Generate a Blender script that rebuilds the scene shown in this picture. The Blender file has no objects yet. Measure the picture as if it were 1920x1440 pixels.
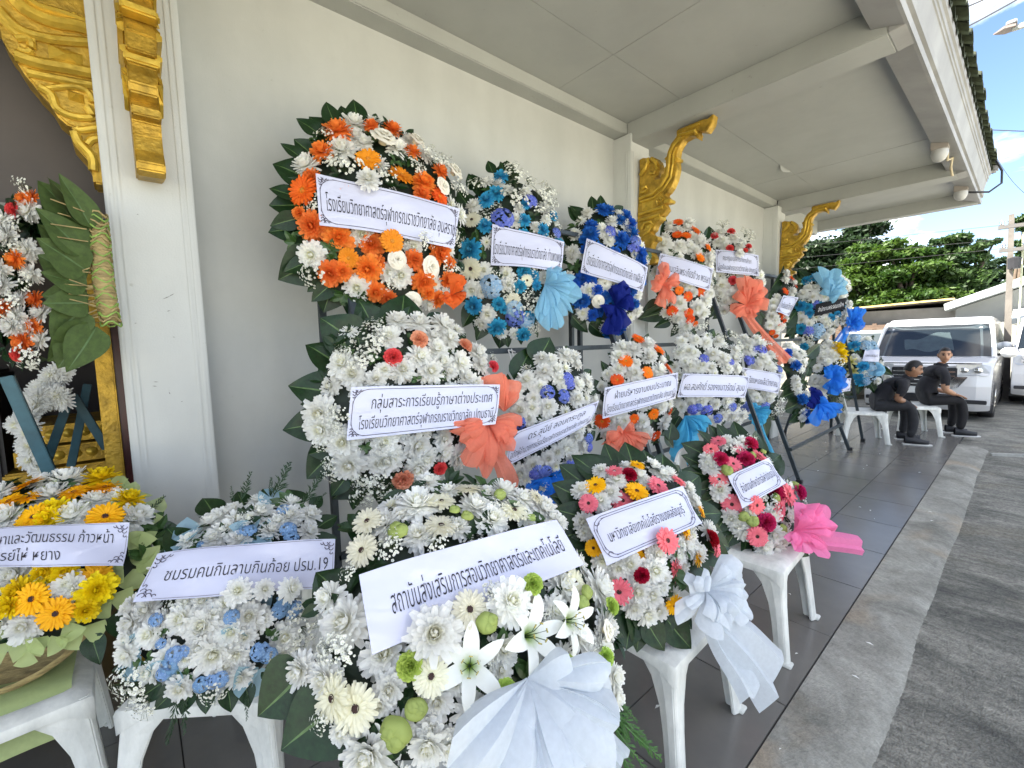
import bpy, bmesh, math, random
import numpy as np
from mathutils import Vector, Matrix, Euler
rnd = random.Random(7)
rad = math.radians
S = bpy.context.scene
COL = S.collection

# ------------------------------------------------------------------ camera
F = 829.1                       # focal length in pixels of a 1920 px wide frame
YAW, PIT, ROL = rad(40.456), rad(5.202), rad(-1.426)
CAM = Vector((0, 0, 1.43))
fw = Vector((math.sin(YAW)*math.cos(PIT), math.cos(YAW)*math.cos(PIT), -math.sin(PIT)))
r0 = Vector((math.cos(YAW), -math.sin(YAW), 0)); u0 = r0.cross(fw)
cR = math.cos(ROL)*r0 + math.sin(ROL)*u0
cU = -math.sin(ROL)*r0 + math.cos(ROL)*u0
cam = bpy.data.cameras.new('camera'); cam.sensor_width = 36; cam.lens = F/1920*36
cam.clip_start = 0.02; cam.clip_end = 2000
co = bpy.data.objects.new('camera', cam); COL.objects.link(co)
m3 = Matrix((cR, cU, -fw)).transposed()
co.matrix_world = Matrix.Translation(CAM) @ m3.to_4x4()
S.camera = co

# ------------------------------------------------------------------ sky and sun
SUN_EL, SUN_AZ = rad(50), (-0.8, 0.6)         # horizontal direction towards the sun (x, y)
w = bpy.data.worlds.new('World'); S.world = w; w.use_nodes = True
nt = w.node_tree; nt.nodes.clear()
def wn(t, **k):
    n = nt.nodes.new(t)
    for a, b in k.items(): setattr(n, a, b)
    return n
out = wn('ShaderNodeOutputWorld'); bg = wn('ShaderNodeBackground'); sky = wn('ShaderNodeTexSky')
sky.sky_type = 'NISHITA'; sky.sun_disc = False; sky.sun_elevation = SUN_EL
sky.sun_rotation = math.atan2(SUN_AZ[0], SUN_AZ[1]); sky.air_density = 1.0; sky.dust_density = .5; sky.ozone_density = 2.5
tc = wn('ShaderNodeTexCoord'); mp = wn('ShaderNodeMapping'); mp.inputs['Scale'].default_value = (1.2, 1.2, 3.2); mp.inputs['Location'].default_value = (-1.7, 2.2, 1.1)
nz = wn('ShaderNodeTexNoise'); nz.inputs['Scale'].default_value = 2.6; nz.inputs['Detail'].default_value = 9; nz.inputs['Roughness'].default_value = .58
nz.inputs['Distortion'].default_value = .5
cr = wn('ShaderNodeValToRGB'); cr.color_ramp.elements[0].position = .47; cr.color_ramp.elements[1].position = .76
mx = wn('ShaderNodeMix', data_type='RGBA')
mx.inputs[7].default_value = (10.6, 10.2, 9.6, 1)
L = nt.links.new
L(tc.outputs['Generated'], mp.inputs[0]); L(mp.outputs[0], nz.inputs[0]); L(nz.outputs[0], cr.inputs[0])
L(cr.outputs[0], mx.inputs[0]); dm = wn('ShaderNodeMix', data_type='RGBA', blend_type='MULTIPLY'); dm.inputs[0].default_value = 1; dm.inputs[7].default_value = (.52, .53, .56, 1); L(sky.outputs[0], dm.inputs[6]); L(dm.outputs[2], mx.inputs[6]); L(mx.outputs[2], bg.inputs[0]); L(bg.outputs[0], out.inputs[0])
bg.inputs[1].default_value = 0.10
sl = bpy.data.lights.new('sun', 'SUN'); sl.energy = 4.0; sl.angle = rad(.5); sl.color = (1, .94, .82)
so = bpy.data.objects.new('sun', sl); COL.objects.link(so)
sd = Vector((SUN_AZ[0]*math.cos(SUN_EL), SUN_AZ[1]*math.cos(SUN_EL), math.sin(SUN_EL)))
so.rotation_euler = sd.to_track_quat('Z', 'Y').to_euler(); so.location = sd*60
S.view_settings.view_transform = 'Standard'; S.view_settings.look = 'None'
S.view_settings.gamma = 1; S.view_settings.use_curve_mapping = False
S.view_settings.exposure = 2.62

# ------------------------------------------------------------------ rays: turn a measured direction into a place on a real plane
def ray(x, y): return (x-960)/F*cR - (y-720)/F*cU + fw
def P(x, y, X=None, Y=None, Z=None):
    d = ray(x, y)
    t = (X-CAM.x)/d.x if X is not None else (Y-CAM.y)/d.y if Y is not None else (Z-CAM.z)/d.z
    return CAM + t*d
def onplane(x, y, p, n):
    d = ray(x, y); return CAM + d*((p-CAM).dot(n)/d.dot(n))
def depth(p): return (p-CAM).dot(fw)

# ------------------------------------------------------------------ materials
MATS = {}
def nodes(name):
    m = bpy.data.materials.new(name); m.use_nodes = True
    t = m.node_tree; b = t.nodes['Principled BSDF']
    MATS[name] = m
    return m, t, b
def lin(c):
    return tuple(((v/255)/12.92 if v/255 <= .04045 else ((v/255+.055)/1.055)**2.4) for v in c)+(1,)
def mat(name, col, rough=.6, var=.12, scale=6., bump=0., bscale=60., metal=0., spec=.5, coat=0., stretch=(1,1,1), col2=None, detail=6., coord='Object'):
    """plain surface with noise-driven colour variation and fine relief"""
    m, t, b = nodes(name); N = t.nodes.new; K = t.links.new
    c = N('ShaderNodeTexCoord'); mp = N('ShaderNodeMapping'); mp.inputs['Scale'].default_value = stretch
    K(c.outputs[coord], mp.inputs[0])
    n = N('ShaderNodeTexNoise'); n.inputs['Scale'].default_value = scale; n.inputs['Detail'].default_value = detail; n.inputs['Roughness'].default_value = .62
    K(mp.outputs[0], n.inputs[0])
    r = N('ShaderNodeValToRGB'); a = [max(0, v*(1-var)) for v in col[:3]]; z = [min(1, v*(1+var)) for v in col[:3]]
    if col2: a, z = col2[:3], col[:3]
    r.color_ramp.elements[0].position = .33; r.color_ramp.elements[1].position = .68
    r.color_ramp.elements[0].color = (*a, 1); r.color_ramp.elements[1].color = (*z, 1)
    K(n.outputs[0], r.inputs[0]); K(r.outputs[0], b.inputs['Base Color'])
    b.inputs['Roughness'].default_value = rough; b.inputs['Metallic'].default_value = metal
    b.inputs['Specular IOR Level'].default_value = spec; b.inputs['Coat Weight'].default_value = coat; b.inputs['Coat Roughness'].default_value = .08
    if bump:
        n2 = N('ShaderNodeTexNoise'); n2.inputs['Scale'].default_value = bscale; n2.inputs['Detail'].default_value = 5
        K(mp.outputs[0], n2.inputs[0]); bp = N('ShaderNodeBump'); bp.inputs['Strength'].default_value = bump; bp.inputs['Distance'].default_value = .01
        K(n2.outputs[0], bp.inputs['Height']); K(bp.outputs[0], b.inputs['Normal'])
    return m
def petal(name, c0, c1, trans=.42, rough=.6, jit=.07, pos=(.08, .5)):
    """petal: colour runs from the throat (c0) to the tip (c1); a little light passes through"""
    m, t, b = nodes(name); N = t.nodes.new; K = t.links.new
    a = N('ShaderNodeAttribute'); a.attribute_name = 't'
    r = N('ShaderNodeValToRGB'); r.color_ramp.elements[0].position = pos[0]; r.color_ramp.elements[1].position = pos[1]
    r.color_ramp.elements[0].color = c0; r.color_ramp.elements[1].color = c1
    K(a.outputs['Fac'], r.inputs[0])
    oi = N('ShaderNodeObjectInfo'); mr = N('ShaderNodeMapRange'); mr.inputs[3].default_value = 1-jit*1.6; mr.inputs[4].default_value = 1+jit*.4
    K(oi.outputs['Random'], mr.inputs[0])
    hs = N('ShaderNodeHueSaturation'); K(r.outputs[0], hs.inputs['Color']); K(mr.outputs[0], hs.inputs['Value'])
    h2 = N('ShaderNodeMapRange'); h2.inputs[3].default_value = .492; h2.inputs[4].default_value = .508; K(oi.outputs['Random'], h2.inputs[0]); K(h2.outputs[0], hs.inputs['Hue'])
    K(hs.outputs[0], b.inputs['Base Color']); b.inputs['Roughness'].default_value = rough; b.inputs['Specular IOR Level'].default_value = .3
    tr = N('ShaderNodeBsdfTranslucent'); K(hs.outputs[0], tr.inputs[0])
    mxx = N('ShaderNodeMixShader'); mxx.inputs[0].default_value = trans
    K(b.outputs[0], mxx.inputs[1]); K(tr.outputs[0], mxx.inputs[2]); K(mxx.outputs[0], t.nodes['Material Output'].inputs[0])
    return m
def tulle(name, col, alpha=.12):
    m, t, b = nodes(name); N = t.nodes.new; K = t.links.new
    c = N('ShaderNodeTexCoord'); n = N('ShaderNodeTexNoise'); n.inputs['Scale'].default_value = 90; n.inputs['Detail'].default_value = 4
    K(c.outputs['Object'], n.inputs[0]); r = N('ShaderNodeValToRGB')
    r.color_ramp.elements[0].color = tuple(v*.86 for v in col[:3])+(1,); r.color_ramp.elements[1].color = tuple(min(1, v*1.06) for v in col[:3])+(1,)
    K(n.outputs[0], r.inputs[0]); K(r.outputs[0], b.inputs['Base Color']); b.inputs['Roughness'].default_value = .75
    b.inputs['Specular IOR Level'].default_value = .2
    tr = N('ShaderNodeBsdfTranslucent'); K(r.outputs[0], tr.inputs[0]); tp = N('ShaderNodeBsdfTransparent')
    a = N('ShaderNodeMixShader'); a.inputs[0].default_value = .38; K(b.outputs[0], a.inputs[1]); K(tr.outputs[0], a.inputs[2])
    z = N('ShaderNodeMixShader'); z.inputs[0].default_value = alpha; K(a.outputs[0], z.inputs[1]); K(tp.outputs[0], z.inputs[2])
    bp = N('ShaderNodeBump'); bp.inputs['Strength'].default_value = .15; bp.inputs['Distance'].default_value = .004; K(n.outputs[0], bp.inputs['Height']); K(bp.outputs[0], b.inputs['Normal'])
    K(z.outputs[0], t.nodes['Material Output'].inputs[0])
    return m
def rgb(r, g, b): return lin((r, g, b))
def wallmat(name, col, dirt=.25):
    """painted plaster: very fine roller texture, faint smudges and streaks"""
    m, t, b = nodes(name); N = t.nodes.new; K = t.links.new
    c = N('ShaderNodeTexCoord')
    n = N('ShaderNodeTexNoise'); n.inputs['Scale'].default_value = 1.1; n.inputs['Detail'].default_value = 8; n.inputs['Roughness'].default_value = .7; K(c.outputs['Object'], n.inputs[0])
    mp = N('ShaderNodeMapping'); mp.inputs['Scale'].default_value = (2.2, 2.2, .7); K(c.outputs['Object'], mp.inputs[0])
    n2 = N('ShaderNodeTexNoise'); n2.inputs['Scale'].default_value = 1.5; n2.inputs['Detail'].default_value = 7; K(mp.outputs[0], n2.inputs[0])
    n3 = N('ShaderNodeTexNoise'); n3.inputs['Scale'].default_value = 26; n3.inputs['Detail'].default_value = 3; K(c.outputs['Object'], n3.inputs[0])
    r3 = N('ShaderNodeValToRGB'); r3.color_ramp.elements[0].position = .70; r3.color_ramp.elements[1].position = .78; K(n3.outputs[0], r3.inputs[0])
    ad = N('ShaderNodeMath'); ad.operation = 'MULTIPLY'; K(n.outputs[0], ad.inputs[0]); K(n2.outputs[0], ad.inputs[1])
    r = N('ShaderNodeValToRGB'); r.color_ramp.elements[0].position = .14; r.color_ramp.elements[1].position = .34
    r.color_ramp.elements[0].color = tuple(v*(1-dirt) for v in col[:3])+(1,); r.color_ramp.elements[1].color = (*col[:3], 1)
    K(ad.outputs[0], r.inputs[0])
    mm = N('ShaderNodeMix'); mm.data_type = 'RGBA'; mm.blend_type = 'MULTIPLY'; mm.inputs[7].default_value = (.82, .81, .78, 1)
    K(r3.outputs[0], mm.inputs[0]); K(r.outputs[0], mm.inputs[6]); K(mm.outputs[2], b.inputs['Base Color']); b.inputs['Roughness'].default_value = .62
    n4 = N('ShaderNodeTexNoise'); n4.inputs['Scale'].default_value = 160; K(c.outputs['Object'], n4.inputs[0])
    bp = N('ShaderNodeBump'); bp.inputs['Strength'].default_value = .12; bp.inputs['Distance'].default_value = .004; K(n4.outputs[0], bp.inputs['Height']); K(bp.outputs[0], b.inputs['Normal'])
    return m

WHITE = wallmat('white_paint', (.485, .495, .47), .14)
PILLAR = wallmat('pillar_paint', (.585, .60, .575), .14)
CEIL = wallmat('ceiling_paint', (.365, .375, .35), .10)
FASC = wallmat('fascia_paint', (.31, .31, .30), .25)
GOLD = mat('gold_paint', (.58, .38, .045), .34, .30, 9, .25, 45, metal=.5, spec=.5)
GOLDD = mat('aged_gold', (.45, .28, .035), .45, .4, 14, .5, 60, metal=.55)
STEEL = mat('grey_blue_steel', (.035, .047, .055), .45, .25, 12, .1, 90, metal=.2)
TEAL = mat('teal_steel', (.035, .115, .15), .5, .2, 12)
PLAST = mat('white_plastic', (.82, .825, .77), .38, .0, 5, .08, 40, col2=(.56, .57, .53), stretch=(3, 3, 1.2), detail=9)
PLGREY = mat('grey_plastic', (.17, .155, .145), .4, .15, 8)
TILE = mat('floor_tile', (.148, .140, .127), .22, .10, 3.0, .03, 60, spec=.5, coord='Object')
GROUT = mat('grout', (.035, .032, .03), .9, .2, 20)
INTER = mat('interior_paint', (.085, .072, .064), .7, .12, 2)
REDW = mat('dark_red_wood', (.05, .006, .006), .35, .3, 10)
STRAW = mat('straw', (.34, .26, .11), .7, .4, 24, .4, 80, stretch=(1, 1, 6))
STRAWG = mat('green_straw', (.22, .34, .07), .7, .3, 24)
ROOFT = mat('mossy_roof_tile', (.05, .062, .035), .85, .5, 14, .5, 40)
BLACK = mat('black_rubber', (.012, .012, .013), .6, .3, 20)
INK = mat('black_ink', (.016, .013, .020), .6, .1, 20); INKB = mat('border_ink', (.060, .048, .075), .6, .2, 30)
INKW = mat('white_ink', (.78, .78, .78), .6, .05, 20)
STRING = mat('white_string', (.7, .7, .68), .6, .1, 40)

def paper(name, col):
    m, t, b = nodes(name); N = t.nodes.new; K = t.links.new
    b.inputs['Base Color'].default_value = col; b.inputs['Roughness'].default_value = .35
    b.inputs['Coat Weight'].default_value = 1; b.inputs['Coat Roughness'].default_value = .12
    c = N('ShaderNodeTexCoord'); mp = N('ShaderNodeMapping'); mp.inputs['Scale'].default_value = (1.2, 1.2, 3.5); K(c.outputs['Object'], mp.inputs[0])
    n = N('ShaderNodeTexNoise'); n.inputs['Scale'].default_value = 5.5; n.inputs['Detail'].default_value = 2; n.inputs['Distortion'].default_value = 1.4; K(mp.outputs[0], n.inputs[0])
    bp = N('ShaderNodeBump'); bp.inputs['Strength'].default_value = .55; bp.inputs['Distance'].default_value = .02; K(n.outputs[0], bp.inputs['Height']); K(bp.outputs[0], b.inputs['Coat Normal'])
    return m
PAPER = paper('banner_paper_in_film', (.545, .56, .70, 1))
PAPERB = mat('black_banner_paper', (.010, .0105, .013), .7, .1, 9, spec=.25)

WH0, WH1 = rgb(244, 241, 196), rgb(251, 251, 247)
PET = {
 'M': petal('white_petal', WH0, WH1), 'm': petal('cream_petal', rgb(225, 210, 130), rgb(244, 238, 214)),
 'O': petal('orange_petal', rgb(240, 130, 40), rgb(250, 146, 66), .3),
 'Y': petal('yellow_petal', rgb(225, 190, 0), rgb(245, 216, 20), .15),
 'C': petal('cyan_petal', rgb(150, 200, 215), rgb(62, 168, 210), .2), 'B': petal('blue_petal', rgb(130, 180, 225), rgb(40, 108, 200), .2),
 'G': petal('red_orange_petal', rgb(250, 140, 20), rgb(238, 96, 30), .15), 'g': petal('gerbera_orange_petal', rgb(245, 150, 30), rgb(246, 118, 16), .15),
 'a': petal('amber_petal', rgb(240, 170, 40), rgb(236, 148, 28), .15),
 'y': petal('golden_petal', rgb(250, 170, 0), rgb(252, 188, 8), .12), 'W': petal('ivory_petal', rgb(235, 232, 190), rgb(246, 243, 222)),
 'p': petal('pink_petal', rgb(245, 150, 150), rgb(244, 126, 140), .2),
 'H': petal('periwinkle_petal', rgb(150, 160, 225), rgb(98, 116, 206), .2), 'h': petal('pale_blue_petal', rgb(205, 215, 220), rgb(150, 188, 215), .25),
 'K': petal('steel_blue_petal', rgb(165, 195, 225), rgb(122, 160, 202), .2),
 'R': petal('rose_petal', rgb(214, 190, 130), rgb(248, 244, 230), .25), 'c': petal('coral_petal', rgb(225, 60, 70), rgb(238, 88, 92), .15),
 'q': petal('peach_petal', rgb(240, 150, 110), rgb(245, 178, 142), .2), 'r': petal('crimson_petal', rgb(120, 0, 15), rgb(172, 8, 32), .1),
 'k': petal('magenta_petal', rgb(170, 10, 70), rgb(206, 44, 104), .2), 'n': petal('green_carnation_petal', rgb(170, 200, 60), rgb(190, 214, 104), .2),
 'u': petal('lotus_green', rgb(70, 92, 28), rgb(158, 174, 96), .15), 'l': petal('lily_petal', rgb(170, 200, 70), rgb(244, 245, 236), .2, .45, .06, (.02, .34)),
 'j': petal('yellow_lily_petal', rgb(200, 200, 60), rgb(240, 232, 160), .2), 
 'T': tulle('mint_tulle', rgb(200, 215, 150), .15), 't': tulle('pale_blue_tulle', rgb(170, 206, 222), .2),
 'gyp': petal('gypsophila_white', rgb(190, 195, 150), rgb(236, 236, 226), .2),
}
LEAF = mat('leaf_green', (.008, .028, .007), .40, .35, 12, .10, 40, spec=.35); LEAFV = mat('leaf_vein', (.07, .13, .035), .5, .2, 10)
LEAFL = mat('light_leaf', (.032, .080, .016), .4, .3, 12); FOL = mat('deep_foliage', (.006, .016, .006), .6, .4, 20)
STEM = mat('stem_green', (.06, .09, .03), .6, .2, 20)
DISK = mat('dark_flower_disc', (.035, .014, .012), .8, .3, 30); DISKL = mat('pale_flower_disc', (.42, .36, .10), .8, .3, 30); DISKO = mat('orange_disc', (.55, .22, .02), .8, .3, 30)
FERN = mat('fern_green', (.022, .060, .018), .5, .3, 20); FERNL = mat('bright_fern', (.06, .16, .03), .5, .3, 20)
BOW = {'coral': tulle('coral_fabric', rgb(252, 148, 120)), 'sky': tulle('sky_blue_fabric', rgb(150, 205, 232)), 'navy': tulle('navy_fabric', rgb(16, 36, 130), .04),
       'royal': tulle('royal_blue_fabric', rgb(44, 132, 232)), 'white': tulle('white_fabric', rgb(222, 229, 236), .10), 'cyan': tulle('cyan_fabric', rgb(86, 186, 226)),
       'pink': tulle('pink_fabric', rgb(255, 138, 190)), 'orange': tulle('orange_fabric', rgb(238, 112, 48), .05)}

# ------------------------------------------------------------------ object helpers
def link(name, me, parent=None, mw=None):
    o = bpy.data.objects.new(name, me); COL.objects.link(o)
    if parent is not None: o.parent = parent
    if mw is not None: o.matrix_world = mw if parent is None else mw
    return o
def tag(o, label=None, cat=None, group=None, kind=None):
    if label: o['label'] = label
    if cat: o['category'] = cat
    if group: o['group'] = group
    if kind: o['kind'] = kind
    return o
def thing(name, label, cat, loc=(0, 0, 0), group=None, rz=0):
    o = bpy.data.objects.new(name, None); COL.objects.link(o); o.empty_display_size = .1
    o.location = loc; o.rotation_euler = (0, 0, rz)
    return tag(o, label, cat, group)
class MB:
    """collects vertices and faces for one mesh object"""
    def __init__(s): s.v = []; s.f = []; s.mi = []; s.t = []
    def add(s, vs, fs, mi=0, t=None):
        k = len(s.v); s.v += [tuple(v) for v in vs]; s.f += [tuple(i+k for i in f) for f in fs]; s.mi += [mi]*len(fs)
        s.t += list(t) if t is not None else [1.]*len(vs)
    def box(s, lo, hi, mi=0, M=None):
        x0, y0, z0 = lo; x1, y1, z1 = hi
        vs = [Vector(p) for p in ((x0,y0,z0),(x1,y0,z0),(x1,y1,z0),(x0,y1,z0),(x0,y0,z1),(x1,y0,z1),(x1,y1,z1),(x0,y1,z1))]
        if M: vs = [M @ v for v in vs]
        s.add(vs, [(3,2,1,0),(4,5,6,7),(0,1,5,4),(1,2,6,5),(2,3,7,6),(3,0,4,7)], mi)
    def tube(s, pts, r, n=6, mi=0, cap=True, rs=None):
        pts = [Vector(p) for p in pts]; rings = []; k = len(pts)
        up = Vector((0, 0, 1))
        for i, p in enumerate(pts):
            d = (pts[min(i+1, k-1)]-pts[max(i-1, 0)]).normalized()
            a = d.cross(up if abs(d.z) < .95 else Vector((1, 0, 0))).normalized(); b = a.cross(d)
            rr = rs[i] if rs else r
            rings.append([p+(a*math.cos(q)+b*math.sin(q))*rr for q in [2*math.pi*(j+.5)/n for j in range(n)]])
        vs = [v for g in rings for v in g]; fs = []
        for i in range(k-1):
            for j in range(n): fs.append((i*n+j, i*n+(j+1) % n, (i+1)*n+(j+1) % n, (i+1)*n+j))
        if cap: fs += [tuple(range(n-1, -1, -1)), tuple(range((k-1)*n, k*n))]
        s.add(vs, fs, mi)
    def lathe(s, prof, n=16, mi=0, M=None):
        vs = []; fs = []
        for (r, z) in prof:
            for j in range(n): vs.append(Vector((r*math.cos(2*math.pi*j/n), r*math.sin(2*math.pi*j/n), z)))
        for i in range(len(prof)-1):
            for j in range(n): fs.append((i*n+j, i*n+(j+1) % n, (i+1)*n+(j+1) % n, (i+1)*n+j))
        if M: vs = [M @ v for v in vs]
        s.add(vs, fs, mi)
    def grid(s, fn, nu, nv, mi=0, tf=None):
        vs = []; ts = []
        for i in range(nu+1):
            for j in range(nv+1):
                vs.append(fn(i/nu, j/nv)); ts.append(tf(i/nu, j/nv) if tf else 1.)
        fs = [(i*(nv+1)+j, (i+1)*(nv+1)+j, (i+1)*(nv+1)+j+1, i*(nv+1)+j+1) for i in range(nu) for j in range(nv)]
        s.add(vs, fs, mi, ts)
    def prism(s, poly, dirv, mi=0):
        """polygon (list of 3-D points) swept along dirv"""
        n = len(poly); d = Vector(dirv); a = [Vector(p) for p in poly]; b = [p+d for p in a]
        s.add(a+b, [tuple(range(n-1, -1, -1)), tuple(range(n, 2*n))]+[(i, (i+1) % n, n+(i+1) % n, n+i) for i in range(n)], mi)
    def mesh(s, name, mats, smooth=False, bevel=0., tattr=False):
        me = bpy.data.meshes.new(name); me.from_pydata(s.v, [], s.f)
        for m in (mats if isinstance(mats, (list, tuple)) else [mats]): me.materials.append(m)
        me.polygons.foreach_set('material_index', s.mi)
        if tattr:
            a = me.attributes.new('t', 'FLOAT', 'POINT'); a.data.foreach_set('value', s.t)
        bm = bmesh.new(); bm.from_mesh(me)
        bmesh.ops.recalc_face_normals(bm, faces=bm.faces[:]) if not tattr else None
        if bevel: bmesh.ops.bevel(bm, geom=[e for e in bm.edges if len(e.link_faces) == 2 and e.calc_face_angle(0) > .5], offset=bevel, segments=2, affect='EDGES', clamp_overlap=True)
        bm.to_mesh(me); bm.free()
        if smooth: me.polygons.foreach_set('use_smooth', [True]*len(me.polygons))
        me.update(); return me
    def build(s, name, mats, parent=None, smooth=False, bevel=0., tattr=False):
        return link(name, s.mesh(name, mats, smooth, bevel, tattr), parent)
def part_world(name, me, parent, M):
    """child placed by a world matrix (parents here are unscaled empties with a plain location and rotation)"""
    o = bpy.data.objects.new(name, me); COL.objects.link(o); o.parent = parent
    pm = Matrix.Translation(parent.location) @ parent.rotation_euler.to_matrix().to_4x4() if parent.parent is None else Matrix.Identity(4)
    o.matrix_parent_inverse = pm.inverted(); o.matrix_basis = M
    return o
def frame(z, up=None, roll=0.):
    """rotation matrix whose local Z is z"""
    z = z.normalized(); a = (up or Vector((0, 0, 1)))
    x = a.cross(z)
    if x.length < 1e-3: x = Vector((1, 0, 0)).cross(z)
    x.normalize(); y = z.cross(x)
    return Matrix((x, y, z)).transposed() @ Matrix.Rotation(roll, 3, 'Z')
# ================================================================== THE SETTING
def structure(name, mb, m, parent=None, bevel=0., smooth=False):
    o = mb.build(name, m, parent, smooth, bevel)
    if parent is None: o['kind'] = 'structure'
    return o
def concrete(name, base, dark, warm, stretch=(1, 1, 1), grit=.5, streak=0.):
    m, t, b = nodes(name); N = t.nodes.new; K = t.links.new
    c = N('ShaderNodeTexCoord'); mp = N('ShaderNodeMapping'); mp.inputs['Scale'].default_value = stretch; K(c.outputs['Object'], mp.inputs[0])
    n = N('ShaderNodeTexNoise'); n.inputs['Scale'].default_value = 2.6; n.inputs['Detail'].default_value = 12; n.inputs['Roughness'].default_value = .68; n.inputs['Distortion'].default_value = .6; K(mp.outputs[0], n.inputs[0])
    r = N('ShaderNodeValToRGB'); e = r.color_ramp.elements; e[0].position = .36; e[1].position = .64; e[0].color = dark; e[1].color = base; K(n.outputs[0], r.inputs[0])
    n2 = N('ShaderNodeTexNoise'); n2.inputs['Scale'].default_value = 1.7; n2.inputs['Detail'].default_value = 5; n2.inputs['Distortion'].default_value = .8
    mp2 = N('ShaderNodeMapping'); mp2.inputs['Location'].default_value = (3.7, 1.3, 0); K(c.outputs['Object'], mp2.inputs[0]); K(mp2.outputs[0], n2.inputs[0])
    r2 = N('ShaderNodeValToRGB'); r2.color_ramp.elements[0].position = .56; r2.color_ramp.elements[1].position = .68; K(n2.outputs[0], r2.inputs[0])
    q = N('ShaderNodeMix'); q.data_type = 'RGBA'; q.inputs[7].default_value = warm
    sc = N('ShaderNodeMath'); sc.operation = 'MULTIPLY'; sc.inputs[1].default_value = .55; K(r2.outputs[0], sc.inputs[0]); K(sc.outputs[0], q.inputs[0]); K(r.outputs[0], q.inputs[6])
    v = N('ShaderNodeTexVoronoi'); v.inputs['Scale'].default_value = 130; K(c.outputs['Object'], v.inputs[0])
    n4 = N('ShaderNodeTexNoise'); n4.inputs['Scale'].default_value = 48; n4.inputs['Detail'].default_value = 6; n4.inputs['Roughness'].default_value = .8; K(c.outputs['Object'], n4.inputs[0])
    r4 = N('ShaderNodeValToRGB'); r4.color_ramp.elements[0].position = .33; r4.color_ramp.elements[1].position = .62; r4.color_ramp.elements[0].color = (.42, .42, .41, 1); r4.color_ramp.elements[1].color = (1.12, 1.12, 1.1, 1); K(n4.outputs[0], r4.inputs[0])
    q2 = N('ShaderNodeMix'); q2.data_type = 'RGBA'; q2.blend_type = 'MULTIPLY'; q2.inputs[0].default_value = grit*1.2; K(q.outputs[2], q2.inputs[6]); K(r4.outputs[0], q2.inputs[7])
    if streak:                                    # broom marks and drainage streaks across the lane
        mp3 = N('ShaderNodeMapping'); mp3.inputs['Scale'].default_value = (9, .9, 1); mp3.inputs['Rotation'].default_value = (0, 0, .08); K(c.outputs['Object'], mp3.inputs[0])
        n5 = N('ShaderNodeTexNoise'); n5.inputs['Scale'].default_value = 1.6; n5.inputs['Detail'].default_value = 9; n5.inputs['Roughness'].default_value = .75; n5.inputs['Distortion'].default_value = .35; K(mp3.outputs[0], n5.inputs[0])
        r5 = N('ShaderNodeValToRGB'); r5.color_ramp.elements[0].position = .38; r5.color_ramp.elements[1].position = .63; r5.color_ramp.elements[0].color = (.50, .50, .49, 1); r5.color_ramp.elements[1].color = (1.25, 1.24, 1.2, 1); K(n5.outputs[0], r5.inputs[0])
        q3 = N('ShaderNodeMix'); q3.data_type = 'RGBA'; q3.blend_type = 'MULTIPLY'; q3.inputs[0].default_value = streak; K(q2.outputs[2], q3.inputs[6]); K(r5.outputs[0], q3.inputs[7]); q2 = q3
    K(q2.outputs[2], b.inputs['Base Color']); b.inputs['Roughness'].default_value = .88
    ad = N('ShaderNodeMath'); ad.operation = 'ADD'; K(n4.outputs[0], ad.inputs[0]); K(v.outputs[0], ad.inputs[1])
    bp = N('ShaderNodeBump'); bp.inputs['Strength'].default_value = grit; bp.inputs['Distance'].default_value = .006; K(ad.outputs[0], bp.inputs['Height']); K(bp.outputs[0], b.inputs['Normal'])
    return m
ROADM = concrete('worn_concrete_road', (.33, .32, .28, 1), (.125, .125, .11, 1), (.26, .235, .18, 1), (1.1, .8, 1), .85, .62)
APRM = concrete('concrete_apron', (.37, .36, .315, 1), (.17, .165, .14, 1), (.36, .28, .19, 1), (1, 1, 1), .45)
ZR = -.055
mb = MB()
def road_z(x, y): return ZR+.005*math.sin(x*2.1+y*3)+.003*math.sin(x*5.3-y*4.1) if -2 < x < 16 and -3 < y < 3 else ZR
# one sheet to the horizon, finer near the camera
xs = [-900, -200, -60, -20, -6]+[-2+i*.5 for i in range(37)]+[18, 22, 30, 60, 200, 900]
ys = [-900, -200, -60, -20, -8]+[-3+i*.5 for i in range(13)]+[5, 9, 20, 60, 200, 900]
for x in xs:
    for y in ys: mb.v.append((x, y, road_z(x, y))); mb.t.append(1)
n = len(ys)
for i in range(len(xs)-1):
    for j in range(n-1): mb.f.append((i*n+j, (i+1)*n+j, (i+1)*n+j+1, i*n+j+1)); mb.mi.append(0)
structure('road', mb, ROADM, smooth=True)
# apron strip between the tiled terrace and the road, rounded and broken outer edge
mb = MB(); rr = random.Random(3)
nx = 420; prof = [(.541, -.004), (.46, -.010), (.40, -.017), (.35, -.026), (.31, -.037), (.285, -.050), (.25, -.075)]
vs = []
for i in range(nx+1):
    x = -1.5+(8.05-(-1.5))*i/nx; wob = .0015*math.sin(x*2.1)+.001*math.sin(x*6.7+1)+rr.uniform(-.0015, .0015)
    for k, (y, z) in enumerate(prof): vs.append((x, y+(wob*1.4 if k > 2 else wob*.2*k if k else 0), z+(rr.uniform(-.0007, .0007) if k else 0)))
K_ = len(prof)
mb.add(vs, [(i*K_+j, (i+1)*K_+j, (i+1)*K_+j+1, i*K_+j+1) for i in range(nx) for j in range(K_-1)])
mb.add([vs[nx*K_+j] for j in range(K_)]+[(8.05, .541, -.2)], [tuple(range(K_+1))])
structure('concrete_apron', mb, APRM, smooth=True)
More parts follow.
